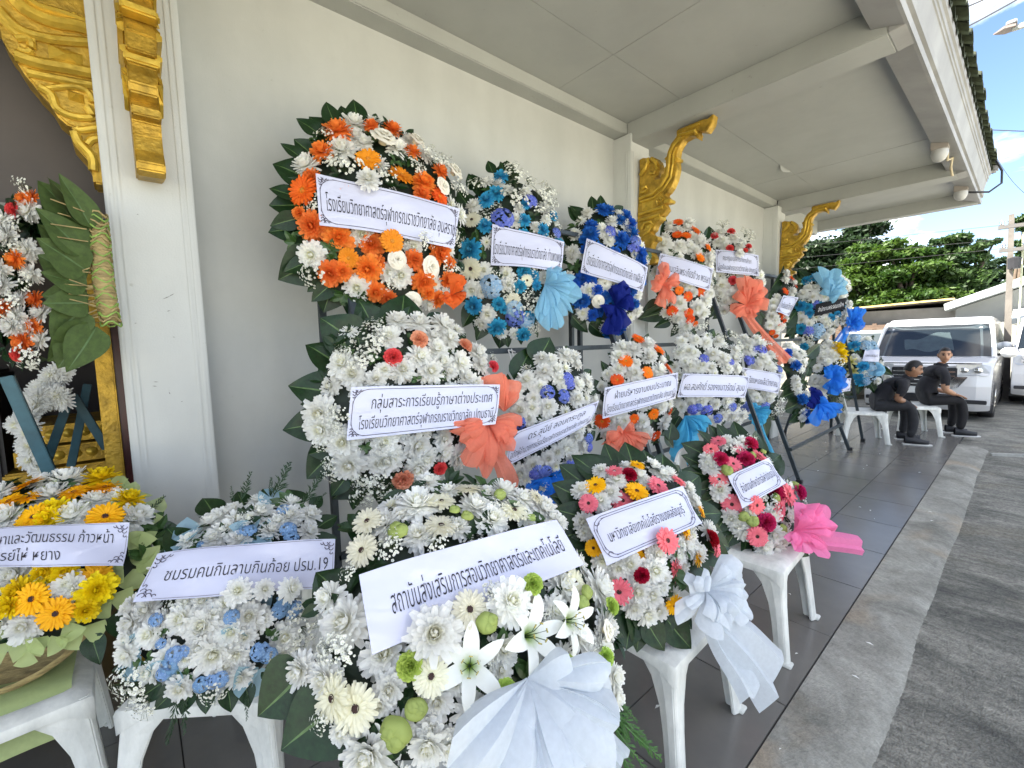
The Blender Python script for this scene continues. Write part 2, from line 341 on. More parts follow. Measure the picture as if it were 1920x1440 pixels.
# added pale slab out of view beyond the lane, bounces sunlight under the eave
mb = MB(); mb.box((-40, -34, ZR-.1), (60, -1.5, ZR+.016)); structure('bounce_yard', mb, concrete('bounce_yard_concrete', (.60, .57, .48, 1), (.50, .48, .41, 1), (.54, .49, .38, 1)))
# a pale joint line across the road beside the van
mb = MB()
a, b2 = Vector((7.75, .24, ZR+.03)), Vector((8.6, -.9, ZR+.03)); d = (b2-a).normalized(); q = Vector((-d.y, d.x, 0))*.022
mb.prism([a-q, b2-q, b2+q, a+q], (0, 0, -.05)); structure('road_joint', mb, mat('pale_mortar', (.33, .33, .30), .9, .2, 12))

# tiled terrace: slab plus single tiles
mb = MB(); mb.box((-3.2, .545, -.2), (9.0, 2.49, -.012)); floor = structure('floor', mb, GROUT)
tile_me = {}
def tile_mesh(w_, d_):
    k = (round(w_, 3), round(d_, 3))
    if k not in tile_me:
        mb = MB(); mb.box((-w_/2, -d_/2, -.012), (w_/2, d_/2, 0)); tile_me[k] = mb.mesh('tile', TILE, bevel=.0015)
    return tile_me[k]
ysm = [.545, .945, 1.53, 2.12, 2.48]
xe = [1.825+.6*k for k in range(-8, 13)]+[9.0]; xe[0] = -3.0
rr = random.Random(5)
for i in range(len(xe)-1):
    for j in range(4):
        w_, d_ = xe[i+1]-xe[i]-.004, ysm[j+1]-ysm[j]-.004
        o = bpy.data.objects.new('tile', tile_mesh(w_, d_)); COL.objects.link(o); o.parent = floor
        o.location = ((xe[i]+xe[i+1])/2, (ysm[j]+ysm[j+1])/2, rr.uniform(-.0008, .0008)); o.rotation_euler = (rr.uniform(-.0012, .0012), rr.uniform(-.0012, .0012), 0)

# ================================================================== THE HALL
hall = thing('temple_hall', 'white plastered hall with a deep eave, square pillars and a tiled roof', 'building', (0, 2.5, 0))
hall.location = (0, 0, 0)
def hp(name, lo, hi, m=WHITE, bevel=.004, parent=hall):
    mb = MB(); mb.box(lo, hi); return mb.build(name, m, parent, bevel=bevel)
hp('wall', (.20, 2.5, -.2), (6.95, 2.7, 3.6)); hp('wall', (6.86, 2.705, -.2), (7.05, 12, 3.6))
def pillar(x0, x1):
    p = hp('pillar', (x0, 2.32, -.15), (x1, 2.62, 3.205), PILLAR, .004)
    mb = MB()                                   # two raised beads down each edge of the front and side faces
    for xa in (x0+.018, x0+.040, x1-.018, x1-.040): mb.box((xa-.0065, 2.316, -.1), (xa+.0065, 2.3225, 3.06))
    for ya in (2.345, 2.37):
        mb.box((x0-.004, ya-.0065, -.1), (x0+.003, ya+.0065, 3.06)); mb.box((x1-.003, ya-.0065, -.1), (x1+.004, ya+.0065, 3.06))
    mb.build('moulding', PILLAR, p, bevel=.002)
for a in (-.032, 3.386, 6.79): pillar(a, a+.277)
mb = MB()                                        # chips and scratches on the near pillar's face
for (x_, y_, l_, a_) in ((312, 558, 14, -.5), (322, 553, 10, -.6), (316, 583, 6, -.3), (292, 716, 8, .1), (290, 724, 7, .2), (318, 737, 5, 1.2), (341, 753, 3, 0), (326, 632, 4, .3), (254, 606, 3, 0), (258, 402, 3, .4), (310, 52, 3, 1)):
    p = P(x_, y_, Y=2.3192); d = Vector((math.cos(a_), 0, -math.sin(a_)))*l_*.0011; q = Vector((d.z, 0, -d.x)).normalized()*.0016
    mb.add([p-d, p+q, p+d*1.1, p-q], [(0, 1, 2, 3)])
o = mb.build('scuff_mark', mat('scuff_grey', (.22, .22, .20), .8, .3, 30), hall); o['kind'] = 'stuff'
pillar(-3.45, -3.17)
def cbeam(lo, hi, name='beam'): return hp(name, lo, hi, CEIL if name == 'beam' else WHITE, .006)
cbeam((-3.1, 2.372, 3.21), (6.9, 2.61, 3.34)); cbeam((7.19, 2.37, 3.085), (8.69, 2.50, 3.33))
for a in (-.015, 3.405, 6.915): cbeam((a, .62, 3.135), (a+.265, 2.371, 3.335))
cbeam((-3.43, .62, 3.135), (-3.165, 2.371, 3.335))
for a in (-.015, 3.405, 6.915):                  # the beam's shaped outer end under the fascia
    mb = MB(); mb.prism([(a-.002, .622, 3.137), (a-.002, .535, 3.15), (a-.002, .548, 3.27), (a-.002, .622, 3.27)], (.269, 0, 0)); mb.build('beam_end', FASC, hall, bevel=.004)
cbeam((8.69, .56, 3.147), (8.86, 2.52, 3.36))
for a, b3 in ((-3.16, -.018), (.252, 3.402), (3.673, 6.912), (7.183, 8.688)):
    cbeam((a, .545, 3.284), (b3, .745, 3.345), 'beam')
# ceiling boards with open joints
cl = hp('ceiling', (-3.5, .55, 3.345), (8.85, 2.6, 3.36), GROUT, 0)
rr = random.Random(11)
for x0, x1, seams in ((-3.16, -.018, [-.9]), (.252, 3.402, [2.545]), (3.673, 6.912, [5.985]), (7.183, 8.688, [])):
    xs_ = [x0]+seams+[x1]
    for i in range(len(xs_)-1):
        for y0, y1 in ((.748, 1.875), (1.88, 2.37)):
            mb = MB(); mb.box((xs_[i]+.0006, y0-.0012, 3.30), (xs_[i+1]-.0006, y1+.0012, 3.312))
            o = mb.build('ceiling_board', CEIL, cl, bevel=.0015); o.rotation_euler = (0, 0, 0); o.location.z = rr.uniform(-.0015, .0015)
mb = MB()                                        # torn joint tape hanging from the second bay
mb.grid(lambda u, v: Vector((5.50+.36*u, 1.87+.035*v*math.sin(math.pi*u), 3.297-.022*math.sin(math.pi*u)*v**2)), 12, 3)
mb.build('joint_tape', CEIL, cl, smooth=True)
# fascia: one moulded profile
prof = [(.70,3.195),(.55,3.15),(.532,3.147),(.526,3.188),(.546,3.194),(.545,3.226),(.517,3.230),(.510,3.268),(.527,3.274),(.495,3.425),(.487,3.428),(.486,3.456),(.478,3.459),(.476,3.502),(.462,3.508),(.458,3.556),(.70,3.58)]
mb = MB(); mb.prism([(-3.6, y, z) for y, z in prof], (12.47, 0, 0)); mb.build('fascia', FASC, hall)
prof2 = [(8.87-.0, z) for z in ()]
mb = MB(); mb.prism([(8.68+.19, y_, z_) for y_, z_ in ((.56,3.16),(.56,3.5),(12, 3.5),(12,3.16))], (.05, 0, 0)); 
mb.build('gable_board', FASC, hall)
# roof: pitched slab, barrel tiles along the eave
roof = MB(); roof.prism([(-12, .47, 3.585), (-12, .47, 3.62), (-12, 7, 7.3), (-12, 13.5, 3.6), (-12, 13.5, 3.55), (-12, 7, 7.2)], (20.95, 0, 0)); roof = roof.build('roof', ROOFT, hall)
mb = MB()
def shell(u, v, r=.098, th=.0): 
    a = math.pi*u; return Vector((-(r)*math.cos(a), -.05+.42*v, (r)*math.sin(a)*.62+.42*v*.57))
mb.grid(lambda u, v: shell(u, v, .108), 8, 3); mb.grid(lambda u, v: shell(u, v, .088)+Vector((0, 0, -.004)), 8, 3)
mb.grid(lambda u, v: shell(u, 0, .108-.02*v)+Vector((0, -.001, -.004*v)), 8, 1)
tme = mb.mesh('roof_tile', ROOFT, smooth=False)
mb = MB(); mb.grid(lambda u, v: Vector((-.07+.14*u, -.015+.4*v, -.05*math.sin(math.pi*u)+.4*v*.57)), 6, 2); mb.grid(lambda u, v: Vector((-.07+.14*u, -.015, -.05*math.sin(math.pi*u)-.018*v)), 6, 1)
gme = mb.mesh('roof_tile', ROOFT)
rr = random.Random(2)
for i in range(60):
    x = -3.4+.208*i
    if x > 8.9: break
    o = bpy.data.objects.new('roof_tile', tme); COL.objects.link(o); o.parent = roof; o.location = (x, .455+rr.uniform(-.012, .012), 3.60+rr.uniform(-.006, .006)); o.rotation_euler = (rr.uniform(-.03, .03), rr.uniform(-.06, .06), rr.uniform(-.04, .04))
    o = bpy.data.objects.new('roof_tile', gme); COL.objects.link(o); o.parent = roof; o.location = (x+.104, .46+rr.uniform(-.008, .008), 3.595)
hp('ridge_end', (8.84, .40, 3.55), (9.0, .53, 3.68), FASC, .02)

# gilded naga brackets: traced side outline swept to a board, with carved relief
BR = [(165,1418),(166,1100),(168,970),(178,800),(190,570),(183,480),(215,460),(275,466),(290,447),(330,462),(362,510),(370,570),(350,618),(322,632),(318,662),(345,650),(366,655),(388,602),(405,604),(408,545),(424,540),(420,482),(406,462),(426,455),(440,400),(470,330),(520,265),(517,225),(530,205),(640,160),(760,112),(800,108),(852,60),(835,150),(800,205),(790,222),(705,210),(712,290),(690,262),(640,262),(575,300),(528,380),(515,460),(524,470),(516,480),(520,560),(500,650),(470,720),(440,765),(410,790),(460,845),(400,862),(430,920),(390,975),(362,985),(368,1020),(340,1045),(318,1075),(312,1108),(280,1135),(300,1155),(348,1168),(348,1200),(306,1215),(288,1262),(298,1322),(332,1372),(326,1402),(290,1420)]
XB = 3.485
def bxy(q): p = P(1160+q[0]*.20833, 200+q[1]*.20833, X=XB); return (p.y, p.z)
BRP = [bxy(q) for q in BR]
TH = .085
def rel_strip(mb, pts, wdt, hgt, side):
    """half-round raised band along a path on the bracket's side face"""
    pts = [Vector((0, *bxy(p))) for p in pts]; x0 = 0 if side < 0 else TH
    for i in range(len(pts)): pts[i].x = x0+side*.004
    mb.tube(pts, wdt*1.25, 6)
def bracket(loc, label, rz=0):
    t = thing('naga_bracket', label, 'bracket', loc, 'gilded naga brackets under the eave', rz)
    mb = MB(); mb.prism([(0, y, z) for y, z in BRP], (TH, 0, 0)); mb.build('board', GOLDD, t, bevel=.007)
    mb = MB()
    for sd_ in (-1, 1):
        rel_strip(mb, [(188,830),(300,790),(380,720),(440,620),(455,520),(465,430),(500,340),(560,270)], .011, 0, sd_)
        rel_strip(mb, [(195,860),(320,820),(400,750),(470,640),(490,520),(495,430),(520,365)], .008, 0, sd_)
        rel_strip(mb, [(185,975),(400,905)], .013, 0, sd_); rel_strip(mb, [(178,1030),(370,975)], .011, 0, sd_)
        rel_strip(mb, [(205,1100),(230,1050),(290,1035),(310,1060),(270,1120),(225,1160)], .010, 0, sd_)
        rel_strip(mb, [(365,880),(345,850),(375,820),(400,840)], .012, 0, sd_)
        rel_strip(mb, [(215,740),(250,720),(262,745),(235,770),(205,775)], .011, 0, sd_)
        rel_strip(mb, [(195,620),(240,560),(270,500),(262,470)], .014, 0, sd_); rel_strip(mb, [(300,470),(335,500),(345,560),(320,600),(285,600)], .014, 0, sd_)
        rel_strip(mb, [(620,200),(660,185),(690,170),(730,155)], .008, 0, sd_); rel_strip(mb, [(540,260),(620,240),(690,215),(700,250)], .010, 0, sd_)
        for c_, s_ in (((258,890), 30), ((258,1085), 20)):
            y_, z_ = bxy(c_); hw = .045*s_/30; x_ = 0 if sd_ < 0 else TH
            mb.add([(x_, y_+hw*1.2, z_+hw), (x_, y_-hw*1.2, z_+hw*.8), (x_, y_-hw*1.2, z_-hw), (x_, y_+hw*1.2, z_-hw*.8), (x_+sd_*.016, y_, z_)], [(0,1,4),(1,2,4),(2,3,4),(3,0,4)])
    mb.build('carved_relief', GOLD, t)
    # blocks along the outer (front) edge
    for a in ((452,845,.06),(365,1000,.035),(520,470,.03)):
        y_, z_ = bxy(a[:2]); mb = MB(); mb.box((-.008, y_-.012, z_-.014), (TH+.008, y_+.045, z_+.014)); mb.build('collar', GOLD, t, bevel=.006)
    return t
bracket((XB, 0, 0), 'gilded carved serpent bracket on the middle pillar above the blue wreath')
bracket((.064, 0, 0), 'gilded bracket seen end-on, fixed to the front of the near pillar')
bracket((6.888, 0, 0), 'gilded serpent bracket on the farthest pillar in front of the trees')
# the bracket that spans the doorway, seen flat on
DB = [(642,-120),(640,200),(650,600),(662,800),(678,1100),(672,1188),(600,1176),(590,1090),(556,1020),(470,925),(450,860),(482,822),(430,800),(372,750),(322,665),(240,580),(212,540),(160,480),(80,352),(55,325),(10,245),(-5,160),(-70,110),(-220,40),(-300,-120)]
YD = 2.40
def dpt(q): return P(q[0]*.29167, q[1]*.29167, Y=YD)
t = thing('naga_bracket', 'gilded scrolled bracket hung in the dark doorway left of the near pillar', 'bracket', (0, 0, 0), 'gilded naga brackets under the eave')
mb = MB(); mb.prism([dpt(q) for q in DB], (0, .13, 0)); mb.build('board', GOLDD, t, bevel=.007)
mb = MB()
def dstrip(pts, r):
    q = [Vector((p[0], p[1], 0)) for p in pts]; sm = []
    for i in range(len(q)-1):                    # Catmull-Rom, so the scrolls curve instead of kinking
        p0, p1, p2, p3 = q[max(i-1, 0)], q[i], q[i+1], q[min(i+2, len(q)-1)]
        for k in range(4):
            u = k/4; sm.append(.5*((2*p1)+(p2-p0)*u+(2*p0-5*p1+4*p2-p3)*u*u+(3*p1-p0-3*p2+p3)*u**3))
    sm.append(q[-1]); mb.tube([dpt((p.x, p.y))+Vector((0, -.002, 0)) for p in sm], r*1.15, 8)
dstrip([(-10,60),(120,190),(300,250),(480,270),(636,280)], .016); dstrip([(0,120),(130,240),(230,270)], .010)
dstrip([(100,360),(250,410),(420,440),(640,485)], .020); dstrip([(180,470),(420,520),(645,560)], .014)
dstrip([(60,-60),(160,60),(330,140),(500,170),(636,220)], .022); dstrip([(120,-60),(240,40),(400,90),(560,150),(634,170)], .014)
dstrip([(255,560),(330,610),(370,700),(470,750),(590,755),(560,690)], .013); dstrip([(300,570),(460,560),(560,590),(600,660)], .010)
dstrip([(490,825),(520,840),(655,820)], .012); dstrip([(480,850),(510,920),(590,1010),(600,1100)], .014); dstrip([(560,930),(590,900),(640,890)], .012)
dstrip([(100,250),(180,250),(205,300),(180,340),(120,320)], .012); dstrip([(470,90),(500,125),(540,125)], .010)
for c_, hw, hh in (((425,365), .046, .03), ((490,625), .022, .02)):
    p = dpt(c_)
    mb.add([p+Vector((-hw, 0, hh)), p+Vector((hw, 0, hh*.8)), p+Vector((hw, 0, -hh)), p+Vector((-hw, 0, -hh*.8)), p+Vector((0, -.025, 0))], [(0,1,4),(1,2,4),(2,3,4),(3,0,4)])
mb.build('carved_relief', GOLD, t)

# interior behind the doorway
room = thing('interior_room', 'dim brown room behind the doorway at the left edge', 'room', (0, 0, 0))
def rp(name, lo, hi, m, bevel=0): mb = MB(); mb.box(lo, hi); return mb.build(name, m, room, bevel=bevel)
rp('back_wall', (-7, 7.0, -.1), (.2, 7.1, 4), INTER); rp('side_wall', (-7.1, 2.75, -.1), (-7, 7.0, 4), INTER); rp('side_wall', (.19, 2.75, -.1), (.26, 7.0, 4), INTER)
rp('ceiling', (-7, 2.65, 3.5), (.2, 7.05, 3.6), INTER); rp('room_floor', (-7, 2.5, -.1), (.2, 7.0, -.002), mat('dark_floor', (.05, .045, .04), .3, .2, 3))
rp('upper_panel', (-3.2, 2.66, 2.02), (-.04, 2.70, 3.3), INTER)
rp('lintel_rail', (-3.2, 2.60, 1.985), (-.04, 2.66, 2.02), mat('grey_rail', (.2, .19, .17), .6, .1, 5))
rp('shade_block', (-3.4, 3.9, 0), (-.62, 4.5, 1.35), mat('shade_black', (.010, .009, .010), .5, .3, 6), .02)  # added black block, stands in for the deep shade low in the room
gp = thing('door_post', 'gold painted door post with a dark red edge beside the near pillar', 'door post', (0, 0, 0))
a, b3 = P(181, 700, Y=2.60), P(222, 700, Y=2.60)
mb = MB(); mb.box((a.x, 2.56, 0), (b3.x-.012, 2.66, 1.97)); mb.build('post', GOLDD, gp, bevel=.006)
mb = MB(); mb.box((b3.x-.010, 2.585, 0), (b3.x+.055, 2.65, 1.97)); mb.build('edge_strip', REDW, gp, bevel=.004)
# gilded altar deep inside
al = thing('altar', 'carved gold altar glimpsed inside the dark room beyond the yellow wreath', 'altar', (0, 0, 0))
pa = P(185, 850, Y=3.9)
for k in range(7):
    mb = MB(); z0 = .1+.13*k; hw = .62-.05*k; mb.box((pa.x-hw, 3.75+.03*k, z0), (pa.x+hw, 4.6, z0+.115))
    tier = mb.build('tier', GOLDD, al, bevel=.012)
    mb = MB()
    for j in range(int(hw*2/.075)): mb.lathe([(.0, .018), (.018, .012), (.030, 0)], 8, M=Matrix.Translation((pa.x-hw+.04+.075*j, 3.748+.03*k, z0+.058)) @ Matrix.Rotation(rad(90), 4, 'X'))
    mb.build('rosette', GOLD, tier, smooth=True)
sp = thing('gilded_spire', 'small pointed gilded spire inside the doorway under the bracket', 'ornament', (0, 0, 0))
q = P(178, 440, Y=3.2); top = P(183, 352, Y=3.2)
mb = MB()
hgt = top.z-q.z
mb.lathe([(.085, 0), (.09, hgt*.12), (.07, hgt*.25), (.072, hgt*.35), (.05, hgt*.5), (.052, hgt*.58), (.03, hgt*.75), (.012, hgt*.9), (.003, hgt)], 10, M=Matrix.Translation(q)); mb.build('body', GOLDD, sp, smooth=True)
mb = MB(); mb.box((q.x-.05, 3.15, 0), (q.x+.05, 3.25, q.z)); mb.build('pedestal', REDW, sp)

# ------------------------------------------------------------------ racks
def sq(mb, a, b, w_=.032):
    a, b = Vector(a), Vector(b); d = (b-a); M = frame(d, Vector((1, 0, 0)) if abs(d.normalized().x) < .9 else Vector((0, 1, 0))).to_4x4(); M.translation = a
    mb.box((-w_/2, -w_/2, 0), (w_/2, w_/2, d.length), M=M)
def rack(x0, x1, label, m=STEEL, ytop=2.22, yfoot=1.40, yback=2.34, ztop=2.24):
    t = thing('flower_rack', label, 'rack', ((x0+x1)/2, yfoot, 0), 'steel racks along the wall')
    off = Vector(((x0+x1)/2, yfoot, 0))
    def bar(name, a, b, w_=.034):
        mb = MB(); sq(mb, Vector(a)-off, Vector(b)-off, w_); return mb.build(name, m, t, bevel=.003)
    for x in (x0, x1):
        bar('rear_post', (x, yback, 0), (x, yback, ztop)); bar('front_leg', (x+.02 if x == x0 else x-.02, yfoot, 0), (x+.02 if x == x0 else x-.02, ytop, ztop))
        mb = MB(); mb.box((-.026+x-off.x, -.026, 0), (.026+x-off.x, .026, .035)); mb.build('foot', BLACK, t, bevel=.004)
    sl_ = (ytop-yfoot)/ztop
    for z in (.32, 1.392, 2.2): bar('cross_bar', (x0, yfoot+sl_*z-.03, z), (x1, yfoot+sl_*z-.03, z), .030)
    bar('top_bar', (x0, yback, ztop), (x1, yback, ztop)); bar('base_bar', (x0, yback, .32), (x1, yback, .32))
    return t
rack(.745, 2.62, 'dark steel rack behind the big orange wreath, nearest to the camera')
rack(2.72, 4.42, 'dark steel rack in the middle of the wall behind the blue and orange wreaths')
rack(4.86, 6.72, 'dark steel rack at the far end of the wall behind the coral bow')
es = thing('easel', 'thin dark metal easel standing at the end of the terrace by the seated men', 'easel', (7.35, 1.75, 0))
for a, b3 in (((7.38, 1.40, 0), (7.30, 1.72, 1.9)), ((7.30, 2.32, 0), (7.28, 1.80, 1.9)), ((7.75, 1.85, 0), (7.30, 1.76, 1.9))):
    mb = MB(); sq(mb, Vector(a)-Vector((7.35, 1.75, 0)), Vector(b3)-Vector((7.35, 1.75, 0)), .03); mb.build('leg', STEEL, es)
    mb = MB(); c_ = Vector(a)-Vector((7.35, 1.75, 0)); mb.box((c_.x-.025, c_.y-.025, 0), (c_.x+.025, c_.y+.025, .04)); mb.build('rubber_foot', BLACK, es, bevel=.005)
for z in (.6, 1.05, 1.6):
    mb = MB(); k = z/1.9; sq(mb, Vector((7.38-.08*k, 1.40+.32*k, z))-Vector((7.35, 1.75, 0)), Vector((7.30-.02*k, 2.32-.52*k, z))-Vector((7.35, 1.75, 0)), .025); mb.build('cross_bar', STEEL, es)

# ------------------------------------------------------------------ moulded plastic chairs
def chair_meshes():
    R = {}
    def seat(u, v):
        x = -.215+.43*u; y = -.215+.43*v
        return x, y
    mb = MB()
    # seat shell with rolled rim
    def top(u, v):
        x, y = seat(u, v); e = max(abs(u-.5), abs(v-.5))*2; z = .43-.018*(1-e**4)-(.028*max(0, e-.86)/.14)
        return Vector((x*(1+.02*e), y*(1+.02*e), z))
    mb.grid(top, 14, 14)
    n = 14
    rim = [(i/n, 0) for i in range(n)]+[(1, i/n) for i in range(n)]+[(1-i/n, 1) for i in range(n)]+[(0, 1-i/n) for i in range(n)]
    vs = []; fs = []
    for (u, v) in rim:
        p = top(u, v); q = min(1, min(abs(u-.0), abs(u-1.))/.5 if v in (0, 1) else min(abs(v), abs(v-1))/.5)
        dz = .075-.045*min(1, q*3.2)          # deeper apron at the corners flows into the legs
        vs += [p, p+Vector((p.x*.02, p.y*.02, -.012)), Vector((p.x*1.015, p.y*1.015, p.z-dz))]
    m_ = len(rim)
    for i in range(m_):
        j = (i+1) % m_
        for k in range(2): fs.append((i*3+k, j*3+k, j*3+k+1, i*3+k+1))
    mb.add(vs, fs); R['seat'] = mb.mesh('seat', PLAST, smooth=True)
    def leg(sx, sy):
        mb = MB(); prof = []
        for k in range(6):
            f = k/5; z = .405*(1-f); c = Vector((sx*(.192+.035*f), sy*(.192+.045*f), z)); wd = .074*(1-f)**5+.034-.006*f
            # angle section: two wings round the outer corner
            a = [c+Vector((-sx*wd*1.25, sy*.012, 0)), c+Vector((-sx*wd*.4, sy*.022, 0)), c+Vector((sx*.012, sy*.022, 0)), c+Vector((sx*.022, sy*.012, 0)), c+Vector((sx*.022, -sy*wd*.4, 0)), c+Vector((sx*.012, -sy*wd*1.25, 0)), c+Vector((0, -sy*wd*1.2, 0)), c+Vector((0, 0, 0)), c+Vector((-sx*wd*1.2, 0, 0))]
            prof.append(a)
        vs = [v for g in prof for v in g]; n9 = 9; fs = []
        for k in range(5):
            for j in range(n9): fs.append((k*n9+j, k*n9+(j+1) % n9, (k+1)*n9+(j+1) % n9, (k+1)*n9+j))
        fs.append(tuple(range(5*n9, 6*n9))); mb.add(vs, fs)
        c = prof[-1][7]; mb.box((c.x-.012 if sx > 0 else c.x-.034, c.y-.012 if sy > 0 else c.y-.034, 0), (c.x+.034 if sx > 0 else c.x+.012, c.y+.034 if sy > 0 else c.y+.012, .012))
        return mb.mesh('leg', PLAST, bevel=.003)
    R['legs'] = [leg(a, b) for a in (-1, 1) for b in (-1, 1)]
    mb = MB()
    def back(u, v, off=0):
        x = (-.19+.38*u)*(1-.10*v**3); z = .42+.42*v; y = .195+.10*v+.035*(1-(2*u-1)**2)*(1-.3*v)+off
        if v > .9: z -= .05*(abs(2*u-1)**3)*(v-.9)/.1
        return Vector((x, y, z))
    cells = [(i, j) for i in range(18) for j in range(12)]
    hole = lambda i, j: 9 <= j <= 10 and 7 <= i <= 10
    slots = lambda i, j: 1 <= j <= 6 and i % 3 == 2 and 2 <= i <= 15
    for off in (0, .012):
        vs = [back(i/18, j/12, off) for i in range(19) for j in range(13)]
        mb.add(vs, [(i*13+j, (i+1)*13+j, (i+1)*13+j+1, i*13+j+1) for (i, j) in cells if not hole(i, j) and not slots(i, j)])
    for i in range(18): mb.add([back(i/18, 1), back((i+1)/18, 1), back((i+1)/18, 1, .012), back(i/18, 1, .012)], [(0, 1, 2, 3)])
    for s_ in (0, 1):
        for j in range(12): mb.add([back(s_, j/12), back(s_, (j+1)/12), back(s_, (j+1)/12, .012), back(s_, j/12, .012)], [(0, 1, 2, 3)])
    R['backrest'] = mb.mesh('backrest', PLAST, smooth=True)
    return R
CH = chair_meshes()
def chair(x, y, rz, label, m=None, z=0., sc=1.):
    t = thing('plastic_chair', label, 'chair', (x, y, z), 'moulded plastic chairs', rz)
    for nm, me in [('seat', CH['seat']), ('backrest', CH['backrest'])]+[('leg', l) for l in CH['legs']]:
        if m: me = me.copy(); me.materials[0] = m
        o = link(nm, me, t); o.scale = (sc, sc, sc)
    return t
# ================================================================== FLOWERS (unit radius, facing +Z; shared meshes)
def strap(mb, az, r_0, z_0, length, width, el0, curl, rg, seg=4, cup=.25, tw=0., t0=0., t1=1., tip=.25, wprof=None):
    """one petal: strip leaving the axis at azimuth az, elevation el0, bending by curl along its length"""
    wp = wprof or [.45, .8, 1., .9, tip]
    d = Vector((math.cos(az), math.sin(az), 0)); s_ = Vector((-math.sin(az), math.cos(az), 0))
    vs = []; ts = []; r_, z_ = r_0, z_0; el = el0
    for k in range(seg+1):
        f = k/seg; wk = width*wp[min(len(wp)-1, int(round(f*(len(wp)-1))))]*.5
        c = d*r_+Vector((0, 0, z_))+s_*tw*f*f
        up = Vector((0, 0, 1))*math.cos(el)-d*math.sin(el)
        vs += [c+s_*wk+up*wk*cup, c, c-s_*wk+up*wk*cup]; ts += [t0+(t1-t0)*f]*3
        r_ += math.cos(el)*length/seg; z_ += math.sin(el)*length/seg; el += curl/seg
    fs = []
    for k in range(seg):
        a = k*3; fs += [(a, a+3, a+4, a+1), (a+1, a+4, a+5, a+2)]
    mb.add(vs, fs, 0, ts)
def m_mum(rg, shaggy=1., dense=1.):
    """domed double chrysanthemum: broad round-tipped petals, incurved towards the middle"""
    mb = MB(); lay = [(19, -16, .86, .27, -6), (19, -2, .86, .27, 6), (18, 12, .82, .26, 16), (17, 25, .75, .24, 26), (15, 38, .66, .22, 36), (13, 51, .56, .19, 44), (11, 64, .46, .16, 52), (8, 78, .36, .13, 60)]
    for li, (n, el, ln, wd, cu) in enumerate(lay):
        for i in range(n):
            az = 2*math.pi*(i+rg.uniform(-.4, .4)+.5*(li % 2))/n
            e = rad(el+rg.uniform(-10, 10)*shaggy); l_ = ln*(1+rg.uniform(-.22, .14)*shaggy)
            strap(mb, az, .07, .03+.033*li, l_, wd*rg.uniform(.85, 1.15), e, rad(cu+rg.uniform(-14, 14)), rg, 4, .26, rg.uniform(-.07, .07)*shaggy, .52-.065*li, 1.-.085*li, .55, [.5, .8, 1., 1., .6])
    return mb
def m_daisy(rg):
    mb = MB()
    for li, (n, el, ln, wd) in enumerate([(17, 0, .86, .22), (15, 14, .76, .21), (12, 34, .52, .17), (10, 55, .36, .13)]):
        for i in range(n):
            az = 2*math.pi*(i+rg.uniform(-.25, .25)+.5*(li % 2))/n
            strap(mb, az, .1, .03+.03*li, ln*rg.uniform(.88, 1.1), wd, rad(el+rg.uniform(-9, 9)), rad(rg.uniform(-20, 25)), rg, 3, .35, rg.uniform(-.06, .06), .3-.06*li, 1-.14*li, .45)
    return mb
def m_gerbera(rg, closed=0):
    mb = MB()
    for li, (n, el, ln, wd) in enumerate([(22, -4, .80, .225), (20, 7, .76, .21), (16, 20, .40, .14)]):
        for i in range(n):
            az = 2*math.pi*(i+rg.uniform(-.2, .2)+.5*(li % 2))/n
            strap(mb, az, .17, .02+.025*li, ln*rg.uniform(.92, 1.06), wd, rad(el+closed+rg.uniform(-6, 6)), rad(rg.uniform(-18, 10)), rg, 4, .22, rg.uniform(-.03, .03), .25, 1, .5, [.45, .8, 1, 1, .55])
    for i in range(30):
        az = rg.uniform(0, 6.283); strap(mb, az, .13, .05, .13, .05, rad(rg.uniform(30, 80)), .3, rg, 2, 0, 0, .5, .9)
    dm = [(0, .13), (.09, .12), (.17, .085), (.21, .03)]
    k = 12; vs = [Vector((r_*math.cos(6.2832*j/k), r_*math.sin(6.2832*j/k), z_)) for r_, z_ in dm for j in range(k)]
    mb.add(vs, [(i*k+j, (i+1)*k+j, (i+1)*k+(j+1) % k, i*k+(j+1) % k) for i in range(3) for j in range(k)], 1)
    return mb
def m_rose(rg):
    mb = MB()
    def ring(n, R0, R1, H, roll, span, a0):
        for i in range(n):
            az = a0+2*math.pi*i/n+rg.uniform(-.12, .12)
            def f(u, v, az=az):
                q = 2*u-1; a = az+span*.5*q; prof = R0+(R1-R0)*v**1.6; edge = 1-.20*abs(q)**2.5
                z = H*(1-(1-v)**1.7)*edge; k = max(0, v-.72)/.28; prof += roll*k*k; z -= roll*.75*k*k
                return Vector((prof*math.cos(a), prof*math.sin(a), z-.15))
            mb.grid(f, 7, 7, 0, lambda u, v: .15+.85*v)
    ring(3, .04, .15, .92, .02, 2.6, 0); ring(3, .08, .26, .95, .05, 2.5, .6); ring(4, .14, .40, .92, .10, 2.2, .2); ring(5, .2, .56, .82, .16, 1.8, .9); ring(5, .25, .74, .66, .22, 1.75, .4)
    return mb
